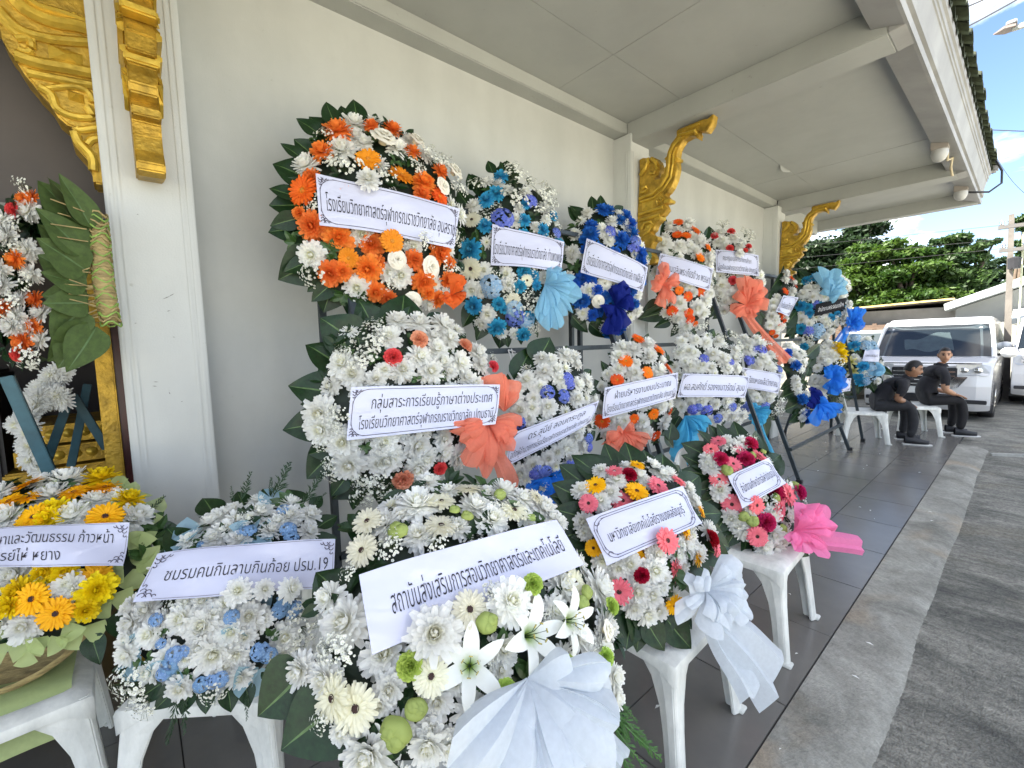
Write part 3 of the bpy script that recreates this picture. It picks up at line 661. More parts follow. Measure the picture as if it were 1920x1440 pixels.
def m_carnation(rg):
    mb = MB()
    for li, (n, el, ln) in enumerate([(12, 2, .95), (12, 20, .92), (11, 38, .88), (9, 54, .84), (8, 68, .80), (6, 80, .76)]):
        for i in range(n):
            az = 2*math.pi*(i+rg.uniform(-.3, .3))/n; e = rad(el+rg.uniform(-8, 8)); ph = rg.uniform(0, 6)
            d = Vector((math.cos(az)*math.cos(e), math.sin(az)*math.cos(e), math.sin(e))); s_ = Vector((-math.sin(az), math.cos(az), 0)); up = d.cross(s_)*-1
            def f(u, v): 
                q = 2*u-1; l_ = ln*v*(1-.12*q*q+.07*math.sin(11*u+ph)*v); return d*l_+s_*q*.42*v+up*(.09*math.sin(9*u+ph)*v*v+.05*q*q)
            mb.grid(f, 7, 3, 0, lambda u, v: .25+.75*v)
    return mb
def m_hydrangea(rg):
    mb = MB()
    for i in range(46):
        z_ = rg.uniform(-.15, 1); a = i*2.39996; r_ = math.sqrt(max(0, 1-z_*z_)); c = Vector((r_*math.cos(a), r_*math.sin(a), z_*.62))*.84
        nrm = Vector((c.x, c.y, c.z*1.5+.35)); Mx = frame(nrm, Vector((rg.random(), rg.random(), .3)), rg.uniform(0, 6)); sz = rg.uniform(.22, .31); tv = rg.random()
        for k in range(4):
            q = k*math.pi/2; dx = Vector((math.cos(q), math.sin(q), 0)); dy = Vector((-math.sin(q), math.cos(q), 0))
            pts = [Vector((0, 0, 0)), dx*.45+dy*.42+Vector((0, 0, .10)), dx*.98+Vector((0, 0, .0)), dx*.45-dy*.42+Vector((0, 0, .10))]
            mb.add([c+Mx @ (p*sz) for p in pts], [(0, 1, 2, 3)], 0, [.1, .3+.6*tv, .4+.6*tv, .3+.6*tv])
    return mb
def m_lily(rg):
    mb = MB()
    for li in range(2):
        for i in range(3):
            az = 2*math.pi*(i+.5*li)/3+rg.uniform(-.1, .1)
            strap(mb, az, .04, 0, 1.15, .34 if li else .42, rad(58), rad(-78+rg.uniform(-12, 12)), rg, 8, .30, rg.uniform(-.08, .08), 0, 1, .12, [.35, .6, .85, 1, 1, .95, .8, .5, .05])
    for i in range(6):
        az = 2*math.pi*i/6; d = Vector((math.cos(az), math.sin(az), 0)); mb.tube([d*.03, d*.08+Vector((0, 0, .35)), d*.22+Vector((0, 0, .62))], .012, 4, 1); 
        mb.tube([d*.22+Vector((0, 0, .62))-Vector((d.y, -d.x, 0))*.05, d*.22+Vector((0, 0, .62))+Vector((d.y, -d.x, 0))*.05], .02, 4, 2)
    return mb
def m_lotus(rg):
    """green lotus bud with its petals folded under: a rounded, creased parcel"""
    mb = MB()
    for (dx, dy, R_, H, a0) in ((0, 0, .86, .62, rg.uniform(0, 6)), (.30*math.cos(a1 := rg.uniform(0, 6)), .30*math.sin(a1), .56, .78, rg.uniform(0, 6)), (-.26*math.cos(a1+.8), -.26*math.sin(a1+.8), .50, .72, rg.uniform(0, 6))):
        def f(u, v):
            th = math.pi*.5*(1-u*.999); a = 2*math.pi*v; r_ = R_*math.cos(th)**.55*(1+.05*math.cos(2*(a-a0))+.03*math.sin(5*a)); cre = .10*math.exp(-(math.sin(a-a0)*r_/.10)**2)*(r_/R_)
            return Vector((dx+r_*math.cos(a), dy+r_*math.sin(a)*.92, H*(math.sin(th)**.8)-.12-cre+.02*math.sin(9*a+4*u)))
        mb.grid(f, 8, 20, 0, lambda u, v: .35+.5*abs(math.sin(v*9.4))+.15*u)
    return mb
def m_gyp(rg):
    mb = MB()
    for i in range(60):
        a = rg.uniform(0, 6.283); r_ = math.sqrt(rg.random())*.98; c = Vector((r_*math.cos(a), r_*math.sin(a), rg.uniform(.15, .72)))
        mid = c*.5+Vector((0, 0, .1))
        if i % 3 == 0: mb.tube([Vector((0, 0, -.3)), mid, c], .011, 3, 1, cap=False)
        sz = rg.uniform(.07, .125); Mx = frame(Vector((c.x*.6, c.y*.6, .6)), Vector((rg.random(), .3, .2)), rg.uniform(0, 6))
        for k in range(5):
            q = k*1.2566; dx = Vector((math.cos(q), math.sin(q), 0)); dy = Vector((-math.sin(q), math.cos(q), 0))
            mb.add([c+Mx @ (p*sz) for p in (Vector((0, 0, -.15)), dx*.7+dy*.48+Vector((0, 0, .2)), dx*1.05+Vector((0, 0, .25)), dx*.7-dy*.48+Vector((0, 0, .2)))], [(0, 1, 2, 3)], 0, [.1, .9, 1, .9])
    return mb
def m_sprig(rg):
    """a few small leaves on a stem"""
    mb = MB()
    for i in range(5):
        az = rg.uniform(0, 6.283); strap(mb, az, .02, 0, rg.uniform(.7, 1.05), .46, rad(rg.uniform(10, 45)), rad(rg.uniform(-50, -5)), rg, 4, .3, 0, 0, 1, .05, [.2, .8, 1, .7, .05])
    return mb
def m_puff(rg):
    """a folded loop of tulle tucked between flowers"""
    mb = MB(); a0 = rg.uniform(0, 6.28)
    for k in range(2):
        az = a0+k*rg.uniform(1.4, 2.6); d = Vector((math.cos(az), math.sin(az), .35)).normalized(); s_ = Vector((-math.sin(az), math.cos(az), 0)); up = d.cross(s_)*-1; ph = rg.uniform(0, 6)
        def f(u, v): q = 2*u-1; return d*(1.15*v*(1-.22*q*q))+s_*q*(.15+.62*v)+up*(.30*(1-q*q)*math.sin(v*2.6)+.07*math.sin(7*u+ph)*v)
        mb.grid(f, 9, 5)
    return mb
def m_leaf(rg, wd=.44, fold=.22, drop=.14):
    """broad pointed leaf along +Y from the origin, length 1, facing +Z, pale midrib"""
    mb = MB(); cols = [-1, -.55, -.045, .045, .55, 1]; rows = 9; ph = rg.uniform(0, 6)
    def hw(f): return wd*(math.sin(math.pi*min(1, f*1.02)**.72)**.75*(1-.25*f))+.003 if f < .93 else wd*.5*(1-f)+.004
    def pt(c, f): x = c*hw(f); return Vector((x+.03*math.sin(2*f+ph), f, abs(c)*hw(f)*fold-drop*f*f*.6+.012*math.sin(9*f+ph+c*2)))
    for j in range(5):
        vs = [pt(c, k/rows) for k in range(rows+1) for c in (cols[j], cols[j+1])]
        mb.add(vs, [(2*k, 2*k+1, 2*k+3, 2*k+2) for k in range(rows)], 1 if j == 2 else 0)
    return mb
def m_frond(rg):
    """scaly cypress frond along +Y: forked side sprays that taper to the tip"""
    mb = MB()
    mb.tube([(0, 0, 0), (.02, .5, .02), (.0, 1, 0)], .010, 4, rs=[.014, .010, .004])
    for i in range(20):
        f = .05+.93*i/20; s_ = 1 if i % 2 else -1; l_ = (.26*(1-f)**.6+.05)*rg.uniform(.7, 1.2); a = rad(rg.uniform(20, 36)); zt = rg.uniform(-.5, .5)
        b_ = Vector((0, f, 0)); d = Vector((s_*math.sin(a), math.cos(a), zt)).normalized()
        for br in range(3):
            d2 = (d+Vector((s_*rg.uniform(-.3, .45)*br, 0, rg.uniform(-.3, .3)*br))).normalized(); st = b_+d*l_*.25*br; ll = l_*(1-.25*br); w_ = .016
            p_ = Vector((-d2.y, d2.x, 0)).normalized()*w_; z_ = Vector((0, 0, w_))
            for q_ in (p_, z_): mb.add([st, st+d2*ll*.3+q_, st+d2*ll, st+d2*ll*.3-q_], [(0, 1, 2, 3)])
    return mb
NV = 4
GEN = {'mum': (m_mum, NV), 'daisy': (m_daisy, NV), 'gerbera': (m_gerbera, 3), 'rose': (m_rose, 2), 'carnation': (m_carnation, 3), 'hydrangea': (m_hydrangea, 3), 'lily': (m_lily, 2),
       'lotus': (m_lotus, 3), 'gyp': (m_gyp, 5), 'sprig': (m_sprig, 4), 'puff': (m_puff, 4), 'leaf': (m_leaf, 4), 'frond': (m_frond, 3)}
GEO = {}
def flower_mesh(kind, mats, var, name):
    key = (kind, var)
    if key not in GEO:
        GEO[key] = GEN[kind][0](random.Random(100+var*7+sum(map(ord, kind))))
    k2 = key+tuple(m.name for m in mats)
    if k2 not in GEO: GEO[k2] = GEO[key].mesh(name, list(mats), smooth=kind in ('rose', 'lotus', 'puff', 'leaf', 'lily', 'carnation'), tattr=True)
    return GEO[k2]
# code -> (kind, object name, materials, lift)
CODE = {
 'M': ('mum', 'chrysanthemum', (PET['M'],), .0), 'm': ('daisy', 'chrysanthemum', (PET['M'],), .0), 'O': ('mum', 'chrysanthemum', (PET['O'],), .014), 'Y': ('mum', 'chrysanthemum', (PET['Y'],), .014),
 'C': ('mum', 'chrysanthemum', (PET['C'],), .014), 'B': ('mum', 'chrysanthemum', (PET['B'],), .014), 'G': ('gerbera', 'gerbera', (PET['G'], DISKO), .026), 'g': ('gerbera', 'gerbera', (PET['g'], DISKO), .026),
 'a': ('gerbera', 'gerbera', (PET['a'], DISKO), .026), 'y': ('gerbera', 'gerbera', (PET['y'], DISK), .026), 'W': ('gerbera', 'gerbera', (PET['W'], DISK), .024), 'p': ('gerbera', 'gerbera', (PET['p'], DISK), .026),
 'H': ('hydrangea', 'hydrangea', (PET['H'],), .022), 'h': ('hydrangea', 'hydrangea', (PET['h'],), .018), 'K': ('hydrangea', 'hydrangea', (PET['K'],), .018),
 'R': ('rose', 'rose', (PET['R'],), .024), 'c': ('carnation', 'carnation', (PET['c'],), .022), 'q': ('carnation', 'carnation', (PET['q'],), .022), 'r': ('carnation', 'carnation', (PET['r'],), .022),
 'k': ('carnation', 'carnation', (PET['k'],), .022), 'n': ('carnation', 'carnation', (PET['n'],), .022), 'u': ('lotus', 'lotus_bud', (PET['u'],), .02),
 'l': ('lily', 'lily', (PET['l'], LEAFL, DISKL), .01), 'j': ('lily', 'lily', (PET['j'], LEAFL, DISKL), .01), 'P': ('gyp', 'gypsophila', (PET['gyp'], STEM), .012),
 'L': ('sprig', 'leaf_sprig', (LEAFL,), .0), 'T': ('puff', 'tulle_puff', (PET['T'],), .005), 't': ('puff', 'tulle_puff', (PET['t'],), .005)}

# ------------------------------------------------------------------ Thai lettering as real geometry
GL = {}
_cu = bpy.data.curves.new('glyph', 'FONT'); _cu.resolution_u = 2; _cu.offset = -.006
_go = bpy.data.objects.new('glyph', _cu); COL.objects.link(_go)
def _ev(s):
    _cu.body = s; dg = bpy.context.evaluated_depsgraph_get(); dg.update(); e = _go.evaluated_get(dg); me = e.to_mesh()
    v = [x.co.to_2d() for x in me.vertices]; f = [tuple(p.vertices) for p in me.polygons]; e.to_mesh_clear(); return v, f
_bar = max(v.x for v in _ev('|')[0])
def glyph(c):
    if c not in GL:
        if c == ' ': GL[c] = ([], [], .25)
        else:
            v, f = _ev(c); adv = max(x.x for x in _ev(c+'|')[0])-_bar; GL[c] = (v, f, adv)
    return GL[c]
UP = 'ิีึืั็'; TONE = '่้๊๋์'
def layout(s):
    """vertices/faces of one line of text, marks stacked above vowels"""
    V = []; Fc = []; x = 0; prev = ''
    for i, c in enumerate(s):
        v, f, a = glyph(c); dy = 0
        if c in TONE:
            nxt = s[i+1] if i+1 < len(s) else ''
            if prev in UP or nxt == 'ำ': dy = .17
        if prev in 'ปฝฟฬ' and (c in UP or c in TONE) or (c in TONE and i > 1 and s[i-2] in 'ปฝฟ'): dx = -.10
        else: dx = 0
        k = len(V); V += [(q.x+x+dx, q.y+dy) for q in v]; Fc += [tuple(j+k for j in g) for g in f]; x += max(a, 0); prev = c
    return V, Fc, x

# ------------------------------------------------------------------ wreath builder
def lobes_mesh(mb, c, n, tips, rg, dup=True):
    """gathered fabric: every lobe is a fan of creased facets from the knot c to a measured tip, with an angular hem"""
    allt = []
    for (tip, w_, lift) in tips:
        allt.append((tip, w_, lift)); d = tip-c
        if not dup: continue
        s_ = d.cross(n).normalized() if d.length > 1e-4 else Vector((1, 0, 0))
        allt.append((c+d*rg.uniform(.60, .84)+s_*w_*rg.uniform(-.55, .55), w_*rg.uniform(.55, .85), lift+rg.uniform(.012, .03)))
    for (tip, w_, lift) in allt:
        d = tip-c; ln = d.length
        if ln < 1e-4: continue
        d.normalize(); s_ = d.cross(n).normalized(); nf = rg.choice((3, 4, 5)) if dup else rg.choice((3, 4)); am = 1. if dup else 1.25; tw = rg.uniform(-.35, .35)
        q = sorted([-1, 1]+[rg.uniform(-.8, .8) for _ in range(nf-1)]); hl = [rg.uniform(.80, 1.04) for _ in q]; hz = [rg.uniform(.12, .42)*(1 if k % 2 else -.35) for k in range(len(q))]
        hz[0] = hz[-1] = -.30
        for k in range(nf):
            qa, qb, la, lb, za, zb = q[k], q[k+1], hl[k], hl[k+1], hz[k], hz[k+1]
            def f(u, v):
                qq = qa+(qb-qa)*u; l_ = la+(lb-la)*u; z = za+(zb-za)*u+.10*math.sin(math.pi*u)*(qb-qa)
                wdt = w_*(.06+.94*math.sin(min(1, v*1.04)*math.pi*.5)**1.15)
                return c+d*ln*v*l_*(1-.13*qq*qq*v)+s_*(wdt*qq)+n*(lift*math.sin(v*math.pi*.72)+am*w_*z*v**.8*(1-.25*v)+tw*w_*qq*v*v)
            mb.grid(f, 4, 8)
WREATHS = []
def wreath(label, o, ctr, Y=None, X=None, az=0., el=8., outline=(), fl='', fill=None, banner=None, text=(), tstyle='line', bow=None, leaves=(), ring=None, dome=.07, boff=None, fronds=(), group='funeral flower wreaths', ink=None, pm=None, base=True, seed=1, tboxes=None, fillgap=1.35, fmin=None, sprigs=26):
    rg = random.Random(seed*31+5)
    ox, oy, s = o
    px = lambda x, y: (ox+x*s, oy+y*s)
    c0 = P(*px(*ctr), X=X, Y=Y)
    a, e = rad(az), rad(el)
    n = Vector((-math.sin(a)*math.cos(e), -math.cos(a)*math.cos(e), math.sin(e)))
    right = Vector((0, 0, 1)).cross(n).normalized(); up = n.cross(right)
    dm = depth(c0)
    t = thing('flower_wreath', label, 'wreath', c0, group)
    def on(x, y, off=0.): return onplane(*px(x, y), c0+n*off, n)
    ol = [on(*q) for q in outline]
    o2 = [((p-c0).dot(right), (p-c0).dot(up)) for p in ol]
    cx = sum(q[0] for q in o2)/len(o2); cy = sum(q[1] for q in o2)/len(o2)
    def bound(ang):
        """distance from the centroid to the outline"""
        best = .05; dx, dy = math.cos(ang), math.sin(ang)
        for i in range(len(o2)):
            x1, y1 = o2[i][0]-cx, o2[i][1]-cy; x2, y2 = o2[(i+1) % len(o2)][0]-cx, o2[(i+1) % len(o2)][1]-cy
            den = dx*(y2-y1)-dy*(x2-x1)
            if abs(den) < 1e-9: continue
            tt = (x1*(y2-y1)-y1*(x2-x1))/den; uu = (x1*dy-y1*dx)/den
            if tt > 0 and -1e-6 <= uu <= 1+1e-6: best = max(best, tt)
        return best
    def rho(p):
        q = p-c0; x, y = q.dot(right)-cx, q.dot(up)-cy; r_ = math.hypot(x, y)
        return r_/bound(math.atan2(y, x)), math.atan2(y, x)
    def W2(x, y, z=0.): return c0+right*(x+cx)+up*(y+cy)+n*z
    def put(name, me, pos, M, sc):
        return part_world(name, me, t, Matrix.Translation(pos) @ M.to_4x4() @ Matrix.Scale(sc, 4))
    bo = boff if boff is not None else dome+.035
    bq = [on(*q, bo) for q in banner] if banner else None
    b2 = [((p-c0).dot(right), (p-c0).dot(up)) for p in bq] if bq else None
    def inb(x, y, g=0.):
        if not b2: return False
        sgn = 0
        for i in range(4):
            x1, y1 = b2[i]; x2, y2 = b2[(i+1) % 4]; ln = math.hypot(x2-x1, y2-y1); cr_ = ((x2-x1)*(y-y1)-(y2-y1)*(x-x1))/ln
            if sgn == 0: sgn = 1 if sum((b2[k][0]*b2[(k+1) % 4][1]-b2[(k+1) % 4][0]*b2[k][1]) for k in range(4)) > 0 else -1
            if cr_*sgn < -g: return False
        return True
    # dark leafy cushion that carries the flowers
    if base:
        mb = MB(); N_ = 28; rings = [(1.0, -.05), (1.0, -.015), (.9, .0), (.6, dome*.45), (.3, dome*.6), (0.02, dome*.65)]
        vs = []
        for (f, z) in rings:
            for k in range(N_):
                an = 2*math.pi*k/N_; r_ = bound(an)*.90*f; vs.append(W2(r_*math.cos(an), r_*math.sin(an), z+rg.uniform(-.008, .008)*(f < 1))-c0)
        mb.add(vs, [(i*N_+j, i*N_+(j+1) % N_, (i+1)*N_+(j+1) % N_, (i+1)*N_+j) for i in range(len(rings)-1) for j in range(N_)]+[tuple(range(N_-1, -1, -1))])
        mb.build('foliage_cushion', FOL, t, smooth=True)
    # collar of broad leaves
    def leaf(b_, tip, wd, tilt=0., m2=(LEAF, LEAFV), nm='leaf'):
        d = (tip-b_); ln = d.length; d.normalize(); x = d.cross(n).normalized(); z = x.cross(d)
        M = Matrix((x, d, z)).transposed() @ Matrix.Rotation(rg.uniform(-.3, .3)+tilt, 3, 'Y')
        me = flower_mesh('leaf', m2, rg.randrange(4), 'leaf'); ob = part_world(nm, me, t, Matrix.Translation(b_) @ M.to_4x4() @ Matrix.Diagonal((ln*wd, ln, ln, 1))); return ob
    if ring:
        for (a0, a1, cnt, ln, wd) in ring:
            for k in range(cnt):
                an = rad(a0+(a1-a0)*(k+.5)/cnt+rg.uniform(-4, 4)); r_ = bound(an); dd = rg.uniform(-.25, .25)
                b_ = W2(r_*.80*math.cos(an), r_*.80*math.sin(an), rg.uniform(-.03, .0)); l_ = ln*rg.uniform(.85, 1.15)+r_*.2
                leaf(b_, b_+(right*math.cos(an+dd)+up*math.sin(an+dd))*l_-n*l_*.1+n*rg.uniform(-.02, .02), wd*rg.uniform(.85, 1.15))
    for (bx, by, tx, ty, wd) in leaves: leaf(on(bx, by, .0), on(tx, ty, -.01), wd)
    for (bx, by, tx, ty, sc) in fronds:
        b_, tp = on(bx, by, .0), on(tx, ty, .0); d = tp-b_; ln = d.length; d.normalize(); x = d.cross(n).normalized()
        part_world('frond', flower_mesh('frond', (FERN if sc < 2 else FERNL,), rg.randrange(3), 'frond'), t, Matrix.Translation(b_) @ Matrix((x, d, x.cross(d))).transposed().to_4x4() @ Matrix.Diagonal((ln*(sc % 2 or 1), ln, ln, 1)))
    placed = []
    def flower(code, x, y, r_px, front=False, low=0.):
        kind, nm, mats_, lift = CODE[code]
        p = on(x, y); rh, an = rho(p); rr_ = min(rh, 1.15)
        off = (bo+.025 if front else dome*(1-rr_**2)+.012+lift)
        R_ = r_px*s*depth(p)/F; q0 = p-c0; off -= low
        if not front and inb(q0.dot(right), q0.dot(up), R_*.7): off = min(off, bo-.010-R_*.80)
        p = on(x, y, off); R_ = r_px*s*depth(p)/F
        tilt = rad(min(58, 46*rr_**1.3)); ov = right*math.cos(an)+up*math.sin(an)
        nn = (n*math.cos(tilt)+ov*math.sin(tilt)+Vector((rg.uniform(-.2, .2), rg.uniform(-.2, .2), rg.uniform(-.15, .2)))).normalized()
        nv = GEN[kind][1]; v = rg.randrange(nv)
        scn = R_*(1.22 if kind in ('mum', 'daisy') else 1.12 if kind in ('rose', 'hydrangea', 'carnation') else 1.08)
        put(nm, flower_mesh(kind, mats_, v, nm), p-nn*R_*.22, frame(nn, up, rg.uniform(0, 6.28)), scn)
        q = p-c0; placed.append((q.dot(right), q.dot(up), R_))
    for ent in fl.replace('\n', ';').split(';'):
        tk = ent.split()
        if len(tk) < 4: continue
        code = tk[0]; v = [float(z) for z in tk[1:]]
        for k in range(0, len(v), 3): flower(code[0], v[k], v[k+1], v[k+2], '!' in code)
    if fill:
        codes, rpx = fill
        xs_ = [q[0] for q in outline]; ys_ = [q[1] for q in outline]; R_ = rpx*s*dm/F
        for it in range(1500):
            x, y = rg.uniform(min(xs_), max(xs_)), rg.uniform(min(ys_), max(ys_)); p = on(x, y)
            rh, an = rho(p)
            if rh > .97: continue
            q = p-c0; u_, v_ = q.dot(right), q.dot(up)
            if inb(u_, v_, -R_*.55): continue
            if all((u_-a_)**2+(v_-b_)**2 > ((R_+c_)*.5*fillgap)**2 for a_, b_, c_ in placed): flower(rg.choice(codes), x, y, rpx*rg.uniform(.85, 1.12), low=.014)
    for k in range(sprigs):                       # small leaves deep between the flowers
        an = rg.uniform(0, 6.283); r_ = bound(an)*math.sqrt(rg.random())*.98; z = dome*(1-(r_/bound(an))**2)-.012
        nn = (n+right*math.cos(an)*.6*r_/bound(an)+up*math.sin(an)*.6*r_/bound(an)+Vector((rg.uniform(-.4, .4),)*3)).normalized()
        if inb(r_*math.cos(an)+cx, r_*math.sin(an)+cy, .03): continue
        put('leaf_sprig', flower_mesh('sprig', (LEAF if rg.random() < .72 else LEAFL,), rg.randrange(4), 'leaf_sprig'), W2(r_*math.cos(an), r_*math.sin(an), z), frame(nn, up, rg.uniform(0, 6.28)), rg.uniform(.045, .07))
    # printed banner, its border and its lettering
    if banner:
        TL, TR, BR_, BL = bq; ph = rg.uniform(0, 6); W_ = (TR-TL).length; H_ = (TL-BL).length
        def sheet(u, v, off=0.):
            p = TL.lerp(TR, u).lerp(BL.lerp(BR_, u), v)
            return p+n*(-.018*(2*u-1)**2*(W_/.6)+.006*math.sin(4*u+3*v+ph)+.004*math.sin(9*u-5*v+ph)+off)-c0
        mb = MB(); mb.grid(lambda u, v: sheet(u, v), 22, 6); mb.grid(lambda u, v: sheet(u, v, -.0012), 22, 6)
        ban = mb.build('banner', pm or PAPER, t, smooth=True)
        ik = ink or INK
        mb = MB(); ar = W_/H_
        def stroke(pts, wd):
            """printed line through (x, y) in units of the banner height"""
            pts = [(Vector((a_, b_))) for a_, b_ in pts]
            for i in range(len(pts)-1):
                d = pts[i+1]-pts[i]
                if d.length < 1e-6: continue
                q = Vector((-d.y, d.x)).normalized()*wd*.5; c4 = [pts[i]-q, pts[i+1]-q, pts[i+1]+q, pts[i]+q]
                mb.add([sheet(min(1, max(0, c_.x/ar)), min(1, max(0, c_.y)), .0016) for c_ in c4], [(0, 1, 2, 3)])
        def seg(a_, b_, k=10): return [(a_[0]+(b_[0]-a_[0])*i/k, a_[1]+(b_[1]-a_[1])*i/k) for i in range(k+1)]
        def curl(cx_, cy_, sx, sy, r_, wd):
            pts = []
            for i in range(14):
                q = i/13*4.4; rr_ = r_*(1-.62*i/13); pts.append((cx_+sx*rr_*math.cos(q), cy_+sy*rr_*math.sin(q)))
            stroke(pts, wd)
        m_ = .055; wdl = .011
        if tstyle in ('line', 'double'):
            for mm in ((m_,) if tstyle == 'line' else (m_, m_+.05)):
                g = .17
                for y_ in (mm, 1-mm): stroke(seg((g+.12, y_), (ar-g-.12, y_), 16), wdl)
                for x_ in (mm, ar-mm): stroke(seg((x_, g+.10), (x_, 1-g-.10), 4), wdl)
                for sx, cx_ in ((1, mm), (-1, ar-mm)):
                    for sy, cy_ in ((1, mm), (-1, 1-mm)):
                        pts = [(cx_+sx*(g+.12)*(1-math.sin(q*math.pi/16)), cy_+sy*(g+.12)*(1-math.cos(q*math.pi/16))) for q in range(9)]
                        stroke(pts, wdl)
        if tstyle == 'corner':
            for y_ in (.03, .97): stroke(seg((.30, y_), (ar-.30, y_), 16), .007)
            for x_ in (.035, ar-.035): stroke(seg((x_, .30), (x_, .70), 4), .007)
        if tstyle in ('line', 'corner', 'double'):
            for sx, cx_ in ((1, .04), (-1, ar-.04)):
                for sy, cy_ in ((1, .04), (-1, .96)):
                    if tstyle == 'double': curl(cx_+sx*.12, cy_+sy*.12, sx, sy, .07, .016); continue
                    big = 1.2 if tstyle == 'corner' else .72
                    for k, (dx_, dy_, r_) in enumerate(((.05, .05, .06), (.13, .05, .05), (.05, .13, .05), (.21, .04, .035), (.04, .21, .035), (.11, .11, .05))):
                        curl(cx_+sx*dx_*big, cy_+sy*dy_*big, sx if k % 2 else -sx, sy, r_*big, .017)
        if tstyle != 'plain': mb.build('printed_border', INKB if ik is INK else ik, ban)
        mb = MB()
        for li, (txt, u0_, u1_, v0_, v1_) in enumerate(text):
            V, Fc, adv = layout(txt)
            if not V: continue
            base_ = v1_; hh = (v1_-v0_)/.80       # v0_: top of the consonants' ascenders, v1_: base line
            mb.add([sheet(min(1, max(0, u0_+(u1_-u0_)*x_/adv)), min(1, max(0, base_-y_*hh)), .0018) for x_, y_ in V], Fc)
        if mb.v: mb.build('lettering', ik, ban)
    if bow:
        for bi, (colr, cc, tips, tails, boo) in enumerate(bow):
            c_ = on(*cc, boo); mb = MB(); LT = []
            for (x, y, w_) in tips:
                tp = on(x, y, boo+.02); LT.append((tp, w_*s*depth(tp)/F, rg.uniform(.015, .05)))
            lobes_mesh(mb, c_, n, LT, rg, not colr.endswith('*'))
            for (x0_, y0_, x1_, y1_, w0_, w1_) in tails:
                pa, pb = on(x0_, y0_, boo), on(x1_, y1_, boo*.6); d = (pb-pa).normalized(); sd_ = d.cross(n).normalized(); k = s*depth(pa)/F; ph = rg.uniform(0, 6)
                cq = [-1, rg.uniform(-.5, -.2), rg.uniform(.0, .3), rg.uniform(.5, .7), 1]; cz = [-.2, .35, -.1, .3, -.25]; ce = [rg.uniform(-.25, .3) for _ in cq]
                for kk in range(4):
                    def f(u, v):
                        q = cq[kk]+(cq[kk+1]-cq[kk])*u; z = cz[kk]+(cz[kk+1]-cz[kk])*u; e_ = ce[kk]+(ce[kk+1]-ce[kk])*u; wd = (w0_+(w1_-w0_)*v)*k*.5
                        return pa.lerp(pb, v)+sd_*wd*q+n*(z*wd*.7+.012*math.sin(5*v+ph)+.25*wd*(1-q*q))+d*e_*wd*v
                    mb.grid(f, 4, 12)
            mb.v = [tuple(Vector(v)-c0) for v in mb.v]
            mb.build('bow', BOW[colr.strip('*')], t, smooth=True)
    return t
# ================================================================== THE WREATHS
c1 = (480, 160, .29167); c2 = (840, 280, .26382); c3 = (1180, 360, .23603); c4 = (560, 560, .27778); c5 = (920, 600, .25); c6 = (1240, 580, .2222)
c7 = (0, 860, .40284); c8 = (200, 840, .41667); d1 = (480, 880, .38898); d2 = (1040, 820, .36107); d3 = (1260, 790, .34722); e1 = (1420, 480, .23615)
SCH = 'โรงเรียนวิทยาศาสตร์จุฬาภรณราชวิทยาลัย '
# ---- upper row
wreath('large orange and white wreath at the upper left of the racks, with white roses', c1, (740, 800), Y=2.04, az=12, el=9, seed=1, dome=.085,
 outline=[(240,600),(330,420),(430,270),(560,210),(740,190),(900,260),(1080,370),(1220,470),(1330,600),(1340,800),(1330,1050),(1310,1250),(1180,1420),(950,1480),(740,1440),(560,1360),(400,1290),(270,1150),(230,900)],
 fl='''O 525 285 85 420 420 70 350 590 55 355 900 85 530 980 90 740 1020 80 475 1210 75 555 1195 60 720 1180 85 1080 620 75 1070 700 55 1010 420 50 880 275 60 1190 550 50 1020 1120 60 1080 1260 75 1190 1080 70 1240 1250 50 770 1330 60 850 1370 50 275 820 40 1170 1380 50 740 255 45 1250 1140 40 1110 1340 45
M 630 240 75 550 410 90 320 510 80 690 370 60 910 400 75 355 1090 85 650 1300 80 680 960 70 930 1220 80 850 1200 60 1010 1040 60 1100 450 50 1110 1400 50 640 330 60 980 350 45
M! 720 600 72
G 285 665 100 1190 710 60
a 720 460 80 940 560 80 590 1110 65
a! 880 1000 75
R 820 345 85 1030 360 60 1275 555 60 1200 650 55 905 1120 60 1120 1170 70 1000 1385 60
P 570 510 110 440 310 60 830 570 80 1140 470 80 370 760 60 370 1220 80 1230 1150 50 850 1290 60 1030 510 60 1270 650 40 480 480 60 1060 560 50
P! 1090 1000 60
L 240 1010 80 300 960 60 350 350 50 690 290 50 480 1060 80 490 1120 60 980 1050 70 900 480 70 560 1350 90 620 1400 80 690 1380 80''',
 leaves=[(520,280,455,95,.9),(650,260,622,78,.9),(420,320,262,200,.95),(300,470,160,362,.8),(260,720,80,655,.95),(270,860,90,905,.9),(340,1130,175,1192,.9),(500,1270,360,1392,.85),(760,260,775,175,.7),(970,330,1015,275,.6),(330,640,190,590,.7),(600,1380,620,1500,.8),(860,300,870,220,.6),(420,1260,330,1330,.8)],
 ring=[(95, 262, 9, .09, 1.2)], fill=('mmPO', 62), fillgap=1.36, banner=[(386,548),(1318,785),(1282,1040),(412,885)], text=[(SCH+'อุบลราชธานี', .05, 1.06, .34, .70)],
 bow=[('orange', (1250,1350), [(1290,1230,60),(1330,1400,70),(1200,1420,60)], [], .06)], sprigs=40)
